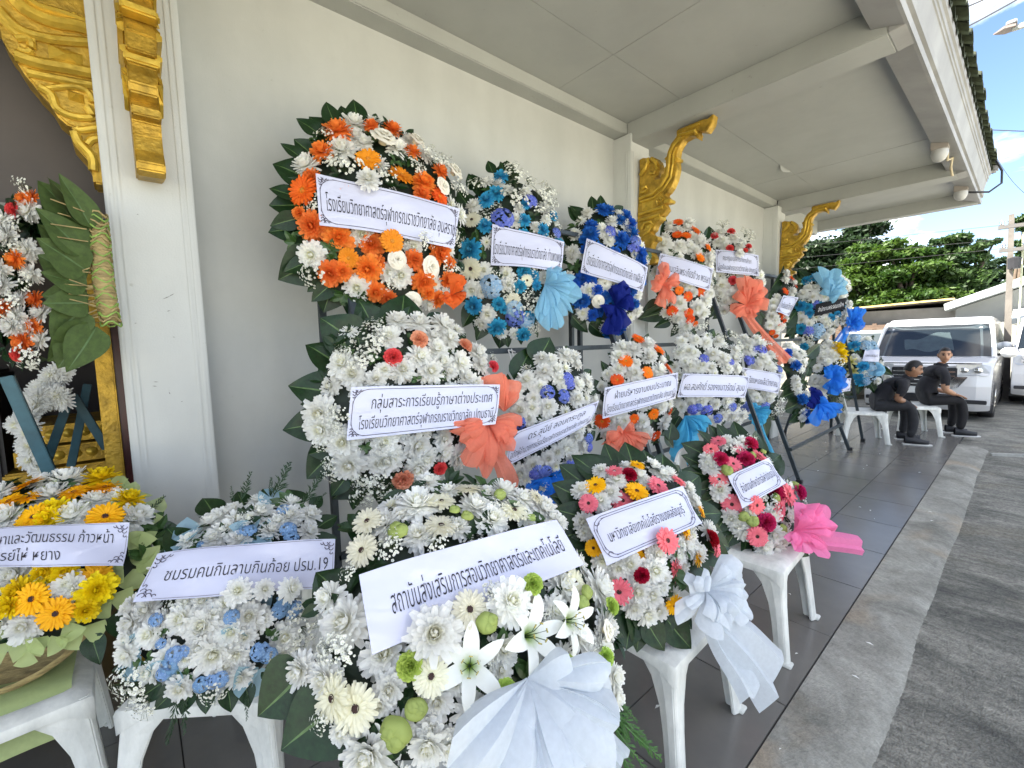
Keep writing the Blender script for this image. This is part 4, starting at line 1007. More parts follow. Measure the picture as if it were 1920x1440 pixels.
wreath('blue and white wreath in the upper row with purple hydrangeas and a pale blue bow', c2, (450, 730), Y=2.05, az=24, el=9, seed=2,
 outline=[(110,330),(240,190),(370,130),(520,170),(700,270),(790,420),(800,600),(830,800),(800,1000),(700,1150),(620,1320),(520,1350),(330,1320),(210,1220),(120,1100),(90,900),(80,700),(90,480)],
 fl='''C 375 190 50 345 310 55 270 355 55 260 540 50 155 715 75 545 500 45 680 570 45 360 1100 45 180 1115 60 350 1270 60 540 1320 50 570 1200 50 400 1140 30 750 470 35 550 390 35 630 965 35
C 515 975 45
M 270 230 45 360 240 50 185 400 55 690 420 50 700 500 40 680 910 45 255 860 55 410 890 60 430 960 50 170 1000 65 240 1010 50 280 1170 60 240 1240 55 470 1310 40 385 1310 40 480 500 50 550 300 45 620 550 40 430 280 35 775 610 25 510 420 40
W 165 490 65 155 850 80 565 930 45 465 1080 60
H 390 470 85 590 360 55 780 590 40 480 1200 70
h 300 980 85 480 1150 70 560 1230 60
P 480 330 110 480 180 90 200 250 60 660 310 90 640 420 60 720 380 70 640 1130 80 440 1020 60 560 1160 70 600 1280 50 330 900 40 730 450 60 720 290 60 450 120 50
L 210 620 60 170 620 50 250 720 60 310 870 50''',
 leaves=[(200,300,150,165,.9),(320,170,285,75,.9),(400,170,375,80,.9),(180,450,70,280,.9),(560,230,580,195,.7),(110,620,35,760,.8),(120,900,40,1060,.8),(190,1100,100,1260,.9),(280,1200,205,1360,.9),(400,1300,430,1410,.9),(620,1290,640,1340,.8),(520,1330,520,1390,.8)],
 ring=[(80, 275, 9, .07, 1.1)], fill=('mPPC', 48), fillgap=1.41, banner=[(318,525),(833,650),(808,865),(310,815)], text=[(SCH+'กำแพงเพชร', .035, .985, .36, .72)],
 bow=[('sky', (690,960), [(840,870,70),(945,1035,80),(850,1190,70),(690,1325,60),(640,1230,50),(760,870,60),(770,1280,60),(900,960,60)], [], .09)])
wreath('royal blue and white wreath in the upper row with a navy bow', c2, (1150, 850), Y=2.05, az=30, el=9, seed=3,
 outline=[(870,540),(940,420),(1080,380),(1230,430),(1330,500),(1390,640),(1430,780),(1390,950),(1380,1130),(1290,1290),(1150,1330),(1000,1260),(900,1180),(860,1000),(850,800)],
 fl='''B 1100 425 50 1010 600 60 1020 540 45 1240 640 60 1300 520 45 1310 590 50 1370 740 50 960 920 60 950 1080 60 900 980 45 1060 1000 40 1030 1180 40 1380 800 40 1230 500 40 960 640 30 1310 1010 40 1330 1100 35
M 990 445 40 1215 460 40 1165 510 45 1260 530 45 1090 570 50 1140 610 50 1150 650 40 900 600 45 885 730 50 880 770 40 1330 745 35 1005 1000 60 960 1165 50 855 900 35 1340 1050 40 1350 1150 40 1340 960 35 1280 590 35
R 1110 955 50 1065 1080 45
H 1160 575 45 1330 640 50 1340 690 40 1300 700 30
L 900 540 60 900 830 60 1070 520 50 1060 1210 50''',
 leaves=[(940,520,860,400,1.),(1030,440,1020,325,.8),(1090,430,1090,320,.8),(1180,460,1250,400,1.),(900,650,830,560,.8),(880,1180,1000,1300,.8),(1000,1240,1120,1340,.8),(890,1080,860,1170,.8)],
 ring=[(80, 250, 7, .07, .8)], fill=('mBmB', 42), fillgap=1.36, banner=[(988,630),(1432,830),(1390,1010),(948,868)], text=[(SCH+'กาฬสินธุ์', .06, .95, .36, .72)],
 bow=[('navy', (1190,1110), [(1270,950,60),(1310,1090,60),(1250,1290,70),(1140,1335,70),(1080,1180,60),(1190,970,60),(1300,1000,60)], [], .09)])
wreath('orange gerbera and white wreath in the upper row, coral bow on its left side', c3, (430, 640), Y=2.05, az=36, el=9, seed=4,
 outline=[(230,290),(330,210),(420,200),(560,270),(660,400),(690,560),(680,760),(640,950),(560,1060),(420,1110),(330,1100),(270,960),(190,700),(190,480)],
 fl='''G 390 230 40 380 330 40 455 335 40 575 790 40 470 830 40 345 950 45 475 965 40 490 1020 40 530 1050 25
g 535 295 45 635 435 35 570 510 45 400 780 35
M 320 290 35 460 280 35 270 420 75 400 430 60 470 430 60 560 390 60 520 470 50 640 530 55 510 800 35 400 880 60 430 940 40 610 860 60 540 920 60 590 960 50 640 810 40 390 1000 50 280 970 40 450 1060 50 430 1170 50 500 350 40
P 590 1060 50 380 1090 50 350 1000 40 460 1110 40
L 520 500 40 580 330 40 600 360 40''',
 leaves=[(260,400,300,195,.6),(230,420,180,480,.6),(210,560,160,640,.6),(260,880,100,960,.8),(280,960,70,1010,.7),(330,1020,200,1080,.7),(380,1060,330,1150,.8),(600,380,640,270,.6),(480,1080,540,1140,.7)],
 fill=('mmM', 42), fillgap=1.36, banner=[(255,478),(672,605),(645,780),(215,655)], text=[('โรงเรียนเฉลิมพระเกียรติ ๖๐ พรรษา', .04, .97, .34, .72)],
 bow=[('coral', (270,740), [(255,545,45),(400,685,55),(340,760,50),(150,760,55),(230,945,50),(345,900,45),(205,660,50)], [], .12)])
wreath('small white wreath in the upper row with a big coral bow and long coral tail', c3, (860, 640), Y=2.06, az=42, el=9, seed=5,
 outline=[(640,330),(740,270),(880,330),(980,440),(1040,560),(1090,700),(1000,960),(760,980),(690,870),(670,700),(640,500)],
 fl='''c 680 345 30 810 310 30 800 445 30 950 430 25 825 700 34 925 460 20
M 720 320 40 740 390 50 830 370 45 760 430 40 700 400 40 830 330 30 730 740 55 820 830 60 700 720 40 720 800 40 760 870 40 750 940 40 900 400 35 960 470 40 880 430 40
M! 880 485 35
P 745 260 50 930 330 60 960 360 40 800 350 40 690 330 40 690 760 40 720 840 40 1020 690 40
L 870 400 40''',
 leaves=[(660,370,640,265,.6),(700,900,640,1000,.8),(720,960,660,1010,.8),(1000,980,1060,1060,.8)],
 fill=('mmP', 40), fillgap=1.36, banner=[(692,452),(1032,500),(1036,665),(690,635)], text=[('คณะครูและบุคลากรทางการศึกษา', .15, .83, .20, .45), ('โรงเรียนจุฬาภรณราชวิทยาลัย ปทุมธานี', .06, .96, .60, .86)],
 bow=[('coral', (930,900), [(910,655,75),(1080,710,75),(1095,860,80),(1020,975,70),(790,965,60),(860,760,70),(1000,690,70),(900,1010,50)], [(900,950,1235,1345,60,130)], .12)])
wreath('narrow white and orange wreath seen nearly edge-on at the far end of the upper row', e1, (210, 370), Y=2.02, az=22, el=8, seed=6,
 outline=[(200,150),(250,100),(320,190),(330,300),(310,400),(260,500),(210,600),(150,650),(100,610),(75,540),(90,430),(140,330)],
 fl='''M 235 130 30 225 190 35 290 210 35 280 280 40 270 320 30 150 330 35 130 370 40 120 430 40 110 480 40 140 500 40 100 550 35 160 560 40 220 500 30 200 560 30 150 610 30 240 160 25
G 275 165 32 230 275 32 310 235 20 195 450 25 210 490 25 185 560 25 120 610 25 220 520 20 150 640 20''',
 leaves=[(90,300,240,75,.34),(80,335,195,262,.5),(60,500,20,440,.6),(215,560,330,420,.6),(230,620,320,520,.6),(250,660,300,600,.6)],
 banner=[(215,310),(330,330),(255,480),(150,440)], text=[('โรงเรียนสตรีวิทยาลัย', .1, .9, .36, .72)], sprigs=14)
# ---- lower row
wreath('large white chrysanthemum wreath at the left of the lower row, coral bow at its right', c4, (720, 720), Y=1.66, az=11, el=13, seed=8, dome=.08,
 outline=[(200,330),(360,160),(560,90),(800,80),(1000,120),(1180,270),(1290,380),(1330,500),(1280,800),(1170,1000),(1100,1180),(950,1240),(700,1290),(420,1280),(230,1180),(80,980),(50,800),(120,560)],
 fl='''M 670 150 80 610 260 85 815 160 80 975 170 85 290 440 95 365 510 95 520 545 65 580 480 60 700 480 85 815 390 85 930 340 80 1020 265 75 905 250 55 890 490 85 970 430 75 1090 430 85 1210 360 70 1230 440 60 1130 530 60 140 775 110 150 880 110 295 970 105 340 1120 110 580 970 85 590 1090 105 540 1110 80 640 1060 80 800 990 95 860 1080 80 800 1140 85 980 1040 70 1085 1065 80 560 1000 60 1010 490 60
c 640 390 60 1320 455 40 960 1150 45
q 820 270 60 1130 310 50 705 1230 70
P 480 280 110 400 410 90 300 360 60 270 790 80 150 980 50 220 1180 60 500 1280 100 430 1340 80 560 1220 70 600 1320 60 1310 400 40 210 1110 50 240 870 50 460 370 80 420 1230 70
L 760 280 60 500 400 60 800 540 50 960 510 60 450 1000 50''',
 leaves=[(420,330,370,110,.8),(520,200,600,80,.8),(340,380,195,240,1.),(260,560,125,450,.8),(240,700,10,705,.8),(270,1000,60,1050,.9),(320,1200,215,1335,1.),(400,1280,370,1430,.9),(720,150,760,50,.9),(880,170,960,90,.9),(1060,300,1130,230,.8),(330,650,180,560,.8),(560,1300,700,1380,.8),(1000,540,1100,560,.7)],
 ring=[(80, 262, 9, .09, 1.2)], fill=('MmP', 66), fillgap=1.55, banner=[(358,595),(1378,573),(1340,845),(330,955)], text=[('กลุ่มสาระการเรียนรู้ภาษาต่างประเทศ', .12, .945, .17, .44), (SCH+'ปทุมธานี', .06, .965, .56, .82)],
 bow=[('coral*', (1390,760), [(1230,505,120),(1400,520,100),(1430,620,60)], [], -.02), ('coral', (1270,830), [(1500,860,80),(1430,960,80),(1400,1060,90),(1240,1225,90),(1120,1150,80),(990,900,55),(1060,980,70)], [(1330,1000,1430,1270,90,170)], .055)], sprigs=40)
wreath('white and periwinkle wreath hung low beside the coral bow, its banner slanting', c5, (450, 720), Y=1.62, az=20, el=13, seed=9,
 outline=[(120,520),(230,360),(350,250),(570,200),(680,320),(770,420),(760,560),(700,700),(800,880),(700,1050),(560,1180),(380,1290),(200,1240),(150,1100),(150,780)],
 fl='''M 380 290 60 450 300 60 560 260 65 620 270 60 400 390 70 490 370 60 650 330 45 265 450 75 170 560 75 720 440 55 660 480 55 730 500 50 370 500 60 520 440 60 320 590 55 220 680 80 310 660 65 430 650 75 650 590 65 780 590 40 540 500 40 290 740 55 190 750 40 640 870 60 690 930 60 560 960 70 620 1040 70 430 1040 55 500 990 60 320 1090 70 220 1150 70 260 1190 60 180 1210 50 380 1250 60 600 960 60
H 430 540 55 590 430 50 560 570 55 600 480 40 740 900 45 750 960 35 610 1090 45 360 1150 60 420 1140 45 330 1170 45 210 770 50''',
 leaves=[(330,330,450,120,1.2),(180,460,330,185,.7),(140,560,130,400,.6),(540,230,580,190,.7),(700,420,760,370,.9),(740,560,790,500,.8),(720,900,790,830,.8),(250,1200,160,1300,.8)],
 fill=('mMm', 52), fillgap=1.55, banner=[(160,850),(830,602),(750,775),(118,1105)], text=[('ดร.สุนีย์ สอนตระกูล', .19, .86, .16, .43), ('อดีตผู้อำนวยการโรงเรียนจุฬาภรณราชวิทยาลัย ปทุมธานี', .04, .95, .58, .82)],
 bow=[('royal', (430,1150), [(600,1150,80),(580,1300,110),(460,1420,110),(330,1330,90),(230,1270,60)], [], -.01)])
wreath('white wreath dotted with orange gerberas, in the middle of the lower row', c5, (1110, 580), Y=1.62, az=26, el=13, seed=10,
 outline=[(840,420),(930,200),(1100,110),(1240,150),(1330,280),(1380,400),(1370,560),(1400,640),(1360,760),(1280,900),(1160,960),(880,880),(790,760),(820,500)],
 fl='''g 1110 130 50 1270 215 50 1015 300 55 1345 360 50 1185 390 50 1080 745 40 1230 710 45 1355 690 35
G 950 445 50 835 765 60 1245 875 45
M 990 210 70 1070 220 70 1180 180 60 960 270 60 1190 270 65 1290 300 40 960 370 65 1070 400 70 1100 430 50 1270 370 60 1240 420 50 880 410 45 1000 760 60 960 790 60 860 850 50 1130 760 60 1150 820 60 1260 660 55 1300 780 50 1320 740 40 1180 860 50 1290 640 50 1090 320 40 1330 450 40 900 760 40''',
 leaves=[(950,240,990,140,.8),(880,420,830,300,.8),(830,560,780,440,.8),(820,700,740,660,.8),(1330,900,1360,760,1.2),(1300,880,1380,960,.9),(850,840,790,910,.8),(1150,170,1190,100,.7)],
 fill=('mMm', 50), fillgap=1.55, banner=[(860,507),(1418,390),(1395,585),(852,740)], text=[('ฝ่ายบริหารงานงบประมาณ', .13, .90, .18, .45), (SCH+'ปทุมธานี', .05, .96, .58, .84)],
 bow=[('coral', (990,840), [(1080,800,50),(1180,920,60),(1130,990,60),(1000,1025,70),(850,1000,60),(830,900,50),(930,830,40)], [], .08)])
wreath('white and lilac wreath with a level banner, right half of the lower row', c6, (450, 560), Y=1.60, az=33, el=13, seed=11,
 outline=[(110,280),(220,190),(400,180),(560,200),(680,260),(720,400),(720,600),(700,760),(700,850),(560,980),(400,990),(230,900),(110,780),(90,400)],
 fl='''M 170 270 50 290 260 50 380 280 55 230 350 55 270 370 60 430 380 60 150 370 50 340 470 60 240 480 60 420 490 50 500 400 55 540 430 60 620 410 55 480 270 50 630 340 50 560 500 50 640 500 50 310 500 40 200 440 45 240 790 50 340 780 50 460 800 45 550 780 45 290 900 40 410 940 50 560 850 50 600 900 50 520 900 45 640 950 45 690 900 45 170 820 50 470 960 40 350 840 40
H 365 410 40 595 440 30 740 430 45 270 850 45 390 860 50 480 930 45 610 830 40 310 830 35
P 320 150 60 590 210 60 150 350 50 500 230 50 660 300 50''',
 leaves=[(400,230,450,160,.8),(560,220,580,170,.8),(130,830,30,950,.8),(160,900,70,1080,.9),(600,960,640,1040,.8),(480,980,520,1040,.8),(330,960,360,1040,.8)],
 fill=('mMm', 44), fillgap=1.55, banner=[(190,540),(760,560),(715,742),(145,738)], text=[('ผอ.สมศักดิ์ รองฯชนาวรัตน์ สุมน', .06, .96, .34, .70)],
 bow=[('cyan', (200,900), [(390,975,60),(340,1050,70),(270,1180,80),(180,1290,80),(100,1300,60),(100,1150,50)], [(200,1000,150,1290,80,160)], .05)])
wreath('white and lilac wreath half hidden behind its neighbour, sky blue bow below', c6, (880, 540), Y=1.72, az=38, el=13, seed=12,
 outline=[(680,230),(860,240),(970,400),(1020,520),(960,760),(1020,860),(860,900),(740,860),(740,700),(720,500)],
 fl='''M 860 410 55 830 290 50 900 460 50 920 380 40 750 350 50 940 500 40 820 470 50 700 240 40 780 500 40 750 720 45 860 730 50 900 760 50 830 790 45 930 730 40 800 740 40 740 280 50 800 250 45 720 330 45
H 855 330 45 750 420 45 1000 500 35 720 830 50 880 830 45 790 330 30
P 900 290 50 940 390 40 980 780 70 960 860 60 1000 850 50''',
 leaves=[(800,260,830,180,.8),(860,900,900,1080,.8),(900,880,960,940,.8)],
 fill=('mMm', 40), fillgap=1.55, banner=[(690,490),(1025,545),(990,710),(700,660)], text=[('โรงเรียนหนองเสือวิทยาคม', .02, .94, .34, .70)],
 bow=[('cyan', (790,860), [(760,790,40),(900,880,60),(850,1000,70),(850,950,60),(740,960,50)], [(820,960,900,1220,70,110)], .05)])
wreath('blue and white wreath seen from its side, broad leaves at its back, lower row end', e1, (310, 980), Y=1.60, az=22, el=10, seed=13,
 outline=[(210,700),(300,720),(390,830),(390,900),(330,1000),(360,1080),(430,1150),(430,1260),(360,1340),(320,1230),(290,1100),(260,960),(220,800)],
 fl='''M 240 710 35 290 750 35 350 770 40 320 800 40 370 840 35 280 830 30 330 880 35 350 900 30 310 980 35 315 1030 40 330 1080 30 390 1100 35 410 1180 30 370 1240 30 360 1290 30
B 245 765 35 310 865 40 370 1140 40 410 1130 30 390 1250 35 350 1120 30 400 1310 30 420 1170 25''',
 leaves=[(280,1010,190,1060,1.),(300,1080,180,1140,1.),(330,1160,210,1230,1.),(350,1230,260,1330,.9),(360,1300,350,1370,.9),(260,920,200,880,.8),(380,800,520,690,.5),(390,880,470,760,.5),(390,960,430,850,.5)],
 bow=[('navy', (420,1090), [(430,1040,50),(500,1110,50),(500,1200,60),(440,1230,50)], [], .05), ('royal', (480,1170), [(420,1350,60),(520,1320,60),(600,1290,60),(680,1220,40),(540,1140,50)], [], .09)], sprigs=12)
# ---- group at the end of the terrace
wreath('turquoise and white wreath with a black banner, pale blue bow on its top', e1, (520, 400), X=6.6, az=58, el=8, seed=7,
 outline=[(340,220),(430,150),(560,100),(680,150),(740,250),(750,400),(720,500),(640,560),(560,660),(430,720),(320,690),(300,560),(310,380)],
 fl='''C 345 395 40 345 580 40 410 455 35 390 190 35 590 490 30 460 170 35 510 210 30 370 720 30 640 460 25
M 365 300 40 440 325 40 530 325 35 460 250 35 350 505 40 410 540 35 540 500 35 610 510 30 430 600 30 560 540 30 660 180 35 700 210 35 720 250 30 690 300 30 670 320 30 720 420 35 700 470 35 340 680 35 310 670 25 580 600 30 540 640 30 400 250 30 730 380 30
H 465 380 35 400 600 40
h 480 580 45 500 600 40 460 640 35
P 440 220 50 560 540 40 400 650 40 640 500 40''',
 fill=('mmC', 32), fillgap=1.36, banner=[(470,380),(705,330),(700,420),(450,480)], pm=PAPERB, ink=INKW, tstyle='plain', text=[('สำนักงานพระจอมเกล้าฯ', .10, .95, .30, .72)],
 bow=[('sky', (570,320), [(490,85,60),(600,105,60),(665,170,60),(695,245,55),(640,335,50),(520,250,45)], [], .10), ('royal', (740,530), [(770,400,50),(830,405,45),(845,490,50),(855,575,45),(790,605,45),(690,530,45)], [(720,570,650,690,50,80)], .10)], ring=[(100, 260, 7, .16, .6)])
wreath('white wreath with a yellow chrysanthemum cluster and a bright blue bow, by the easel', e1, (570, 880), X=6.5, az=50, el=8, seed=14,
 outline=[(500,740),(560,680),(640,680),(700,760),(690,880),(690,1000),(620,1100),(510,1130),(440,1040),(450,900)],
 fl='''M 530 730 35 560 690 35 600 720 40 530 780 35 510 820 35 580 780 40 610 800 40 480 890 35 560 840 35 460 980 40 500 1000 50 530 1040 45 480 1060 40 510 1120 40 540 980 35 450 1020 35
Y 640 720 50 665 770 50 680 820 35
P 640 830 50''', leaves=[(520,740,560,650,.8),(480,800,400,850,.7),(470,900,380,930,.7),(480,960,400,1010,.7),(520,860,440,760,.7)], fronds=[(600,1080,720,1130,1.2),(610,1090,690,1230,1.2),(600,1100,640,1250,1.2),(610,1080,740,1080,1.2)],
 banner=[(668,975),(745,970),(740,1070),(650,1080)], tstyle='line', text=[('ปทุมธานี', .2, .8, .35, .62)],
 bow=[('royal', (600,970), [(520,900,50),(590,860,55),(660,880,55),(700,960,60),(680,1070,60),(620,1115,55),(560,1090,50)], [], .12)])
wreath('pale blue wreath with yellow lilies and a small white banner, next to the parked van', e1, (850, 830), X=7.5, az=58, el=8, seed=15,
 outline=[(740,640),(900,620),(940,700),(980,760),(990,900),(960,1000),(850,1050),(770,1000),(720,900),(700,760)],
 fl='''j 735 745 45 745 840 45 760 910 45
C 770 710 40 840 880 40 830 1000 40 800 960 35
h 870 700 50 920 700 35 900 960 45 940 890 50 900 900 35 780 640 40 860 1010 35 960 920 35
M 820 700 35 810 660 30 870 660 30 880 930 30 850 910 30 790 830 30 850 980 30 770 800 25
L 800 780 40 840 760 40 960 780 30''', fill=('Mh', 32),
 banner=[(860,740),(972,745),(967,840),(832,835)], tstyle='plain', text=[('โรงพยาบาลปทุมธานี', .1, .9, .35, .62)], bow=[('sky', (940,900), [(990,860,40),(985,940,45),(930,960,40)], [], .08)], ring=[(200, 340, 6, .14, .6)], fronds=[(800,1020,720,1150,1.2),(780,1000,700,1100,1.2)])
# ---- wreaths lying on chairs
wreath('yellow and white round basket wreath with pale green tulle, on the leftmost chair', c7, (215, 480), Y=1.95, az=14, el=46, seed=16, dome=.09,
 outline=[(-250,150),(-100,80),(100,70),(300,60),(560,90),(680,150),(720,260),(730,420),(680,560),(560,650),(480,780),(300,880),(100,930),(-150,900),(-300,600)],
 fl='''y 120 110 58 490 120 62 340 145 55 30 190 50 145 265 66 490 260 70 435 550 70 135 655 72 250 725 72 130 170 48
Y 470 85 65 220 280 55 250 240 60 600 185 55 200 535 55 300 530 55 450 610 70 400 705 50 80 620 60 40 690 50
M 310 95 80 240 170 75 330 270 80 445 190 55 540 180 50 640 270 70 620 290 50 30 275 70 70 545 80 315 590 60 340 610 50 110 780 70 0 770 60 -60 620 80 -50 300 70 0 150 50 200 100 50 -150 400 80 -120 200 80 -160 720 80
T 170 130 60 370 190 70 630 130 75 690 200 65 670 320 80 620 440 80 560 490 70 640 510 75 690 420 65 510 650 70 300 770 70 380 800 70 220 840 65 30 870 70 -40 860 60 120 900 55 230 620 70 120 200 60 40 230 60 560 130 60 590 240 60
L 700 300 90 720 380 90 680 460 80 740 340 80''', leaves=[(620,620,820,720,.9),(660,500,860,520,.9),(560,700,640,860,.9),(700,330,850,330,.8),(420,820,460,960,.8)], fronds=[(680,260,770,170,1.),(700,380,800,300,1.),(680,560,790,560,1.),(560,700,640,800,1.),(640,640,740,700,1.),(600,560,800,500,1.),(560,620,760,640,1.)],
 banner=[(-260,335),(600,293),(565,490),(-300,510)], tstyle='corner', text=[('สมาคมภาษาและวัฒนธรรม ก้าวหน้า', .02, .92, .16, .46), ('อาจารย์ไห่ หยาง', .17, .64, .58, .86)])
wreath('white and light blue wreath on the second chair from the left, cypress fronds rising behind', c8, (510, 650), Y=1.50, az=12, el=45, seed=17, dome=.075,
 outline=[(60,730),(330,420),(430,300),(640,220),(860,230),(960,300),(950,400),(890,640),(760,960),(640,1080),(400,1110),(240,1070),(70,970)],
 fl='''M 370 415 45 470 330 55 500 310 50 530 370 55 570 275 40 590 320 50 690 290 60 680 235 40 830 245 45 820 305 60 915 300 50 910 375 45 740 370 45 480 410 50 600 410 50 640 320 40 540 290 40 770 330 40 110 720 55 180 730 55 110 790 60 190 840 55 100 860 55 90 930 50 280 940 60 190 1010 50 340 770 70 430 800 75 480 760 60 640 760 65 700 770 50 410 830 50 560 830 60 580 930 55 480 930 80 420 900 60 360 940 50 600 1030 55 330 1080 55 540 980 50 800 850 60 790 930 50 360 690 45 430 690 45 540 700 50 240 780 50 620 850 50
M! 590 645 55 710 635 42 830 635 52
K 640 365 32 610 370 24 820 360 36 835 392 34 800 270 30 420 430 18 215 775 30 560 760 32 800 700 40 850 730 38 300 940 40 270 990 40 250 1020 30 690 920 40 730 940 36 420 1070 34 470 1060 34 510 1045 34 240 880 22 780 735 34 340 920 26
t 400 340 80 640 400 80 540 900 70 620 700 90 660 380 70 770 230 70 340 420 60 460 720 90 670 680 80 130 940 80 250 1040 70 690 1010 90 400 760 60 480 740 70
L 240 820 50 700 310 40 440 300 35 740 850 50 300 740 40 180 950 40 520 970 40 470 380 40 350 1030 45
P 900 820 70 850 900 60 110 1060 80 170 1160 60 60 1060 50 480 1100 50 860 760 60 140 1110 50''', leaves=[(480,300,430,220,1.3),(380,460,270,350,.9),(620,260,590,190,1.),(720,230,700,180,1.),(860,260,820,180,1.2),(920,270,970,210,.9),(950,360,1040,300,1.),(930,420,1040,400,.9),(330,1060,210,1180,1.1),(540,1080,560,1190,1.1),(380,1090,330,1200,1.1),(250,1060,120,1150,1.1),(450,1080,440,1200,1.),(100,980,20,1000,.9),(180,1040,60,1110,.9),(620,1060,640,1170,.9),(720,980,760,1080,.9)],
 fronds=[(600,250,650,105,.9),(570,260,560,170,.7),(750,220,825,60,1.1),(740,220,740,130,.8),(880,260,970,110,1.),(900,280,990,200,.8),(330,1090,270,1340,.7),(350,1090,350,1290,.7),(630,1080,630,1230,.6)],
 fill=('mMmP', 50), fillgap=1.41, banner=[(225,468),(1030,398),(1020,625),(112,688)], tstyle='corner', text=[('ชมรมคนกินลาบกินก้อย ปรม.19', .09, .965, .34, .62)], sprigs=40)
wreath('big white wreath nearest to the camera with lilies, green buds and a white bow', d1, (1040, 740), Y=.78, az=16, el=42, seed=18, dome=.07,
 outline=[(420,250),(560,180),(760,80),(1000,40),(1300,60),(1480,200),(1600,450),(1740,640),(1770,900),(1700,1150),(1400,1400),(1000,1500),(600,1520),(380,1250),(250,1000),(300,650),(430,450)],
 fl='''W 530 240 72 500 385 80 895 255 80 895 140 68 1025 80 66 1250 185 70 845 1000 90 350 1110 105 470 1160 110 1380 610 80 1550 540 75 1360 125 46
W! 1035 670 92
M 620 260 75 780 170 95 1060 180 80 1140 240 80 780 320 72 970 280 60 1200 100 66 1390 190 66 1290 140 56 350 620 75 430 740 120 620 890 105 210 970 80 330 1010 85 640 1060 80 600 1130 70 870 1120 80 1040 1180 85 540 1380 130 830 1330 100 1190 870 80 1660 570 85 1480 560 75 1440 680 66 1690 760 76 1670 850 70 1620 900 60 1560 800 66 1730 1000 60 1740 1100 50 1480 900 56 1180 970 56 1390 930 56 960 1030 56 840 1230 66 830 60 56 930 100 46 1460 250 46 1420 230 40 700 1250 70 420 1260 70 940 1330 70 1110 120 56 700 220 50 1300 230 50
M! 860 790 125 1230 640 105
R 1690 775 46
u 680 290 54 1180 115 36 960 190 30 1020 220 32 1580 640 40 665 1280 86 770 1160 60 1330 230 24 1600 590 38
u! 1120 740 60
n 740 950 62 1210 1075 56 1720 660 40 1690 910 46 1510 940 42
n! 1340 550 48
l 1320 800 180 1030 950 180 1510 730 145
P 650 380 66 870 350 56 900 290 46 450 490 46 400 870 84 350 870 60 310 1220 50 650 330 56 1170 170 46 1600 930 46 1410 710 36 960 270 36 1110 930 46
P! 1130 590 50''',
 leaves=[(430,640,285,490,1.3),(250,950,0,1190,1.5),(430,1130,120,1370,1.5),(640,1000,480,950,.8),(560,340,430,260,.8),(1130,120,1080,60,.8),(1600,640,1640,560,.6),(600,1420,400,1500,1.2),(1010,1100,900,1200,.8),(560,700,700,800,.8),(700,1100,760,1250,.9),(1700,1100,1760,1300,.9)],
 fronds=[(1720,1150,1900,1330,3.),(1700,1200,1880,1450,3.),(1740,1100,1840,1220,3.),(1680,1250,1760,1480,3.),(1720,1180,1960,1400,3.),(1700,1240,1840,1520,3.)],
 fill=('mMPm', 66), fillgap=1.46, banner=[(497,500),(1462,228),(1592,450),(562,890)], tstyle='plain', boff=.085, text=[('สถาบันส่งเสริมการสอนวิทยาศาสตร์และเทคโนโลยี', .10, .955, .30, .64)],
 bow=[('white*', (1310,1010), [(1000,1300,90),(930,1480,150),(1130,1560,210),(1360,1580,230),(1560,1520,220),(1700,1400,150),(1745,1120,160),(1700,975,80),(1500,985,110),(1390,1330,160),(1560,1240,170),(1240,1300,110)], [(1640,1200,1760,1400,90,120)], .10)], sprigs=60)
wreath('white wreath with yellow and pink gerberas and red carnations on a chair, white bow trailing', d2, (480, 520), Y=.86, az=20, el=34, seed=19, dome=.07,
 outline=[(100,250),(200,160),(400,110),(560,140),(680,220),(780,370),(870,560),(760,640),(640,700),(640,900),(500,970),(380,940),(280,800),(160,600),(100,450)],
 fl='''y 210 240 55 430 270 60 430 135 40 200 575 45 470 590 62 695 495 40 760 630 45 630 880 55 770 385 32
p 310 165 45 545 245 60 355 320 70 175 340 50 650 220 40 335 810 72 645 695 62 850 570 50
p! 595 535 66
r 390 190 40 455 720 40 820 525 45
M 240 170 40 370 150 35 510 150 50 560 190 45 590 180 40 320 220 55 440 200 50 140 270 50 240 330 50 290 290 50 150 440 55 160 490 45 480 230 40 720 320 40 740 350 35 800 480 50 690 560 60 740 590 60 640 620 50 390 660 60 330 680 50 250 640 55 530 610 55 520 690 70 560 720 45 430 800 70 500 820 70 410 880 60 480 920 60 540 900 50 550 780 50 600 190 40 650 560 40 300 740 45 700 260 35''',
 ring=[(-62, 262, 30, .085, .95)], leaves=[(470,940,580,1110,1.),(580,940,720,1100,1.),(420,920,460,1020,.9),(640,900,720,1000,.9)],
 fill=('mMm', 46), fillgap=1.36, banner=[(175,415),(675,247),(780,440),(275,665)], tstyle='double', text=[('มหาวิทยาลัยเทคโนโลยีราชมงคลธัญบุรี', .10, .90, .36, .62)],
 bow=[('white', (780,790), [(920,650,75),(985,690,70),(995,850,75),(1010,960,75),(880,1000,75),(790,1050,70),(600,950,50),(650,760,60),(720,710,60)], [(850,940,1130,1235,200,360),(830,960,1010,1320,140,170)], .09)])
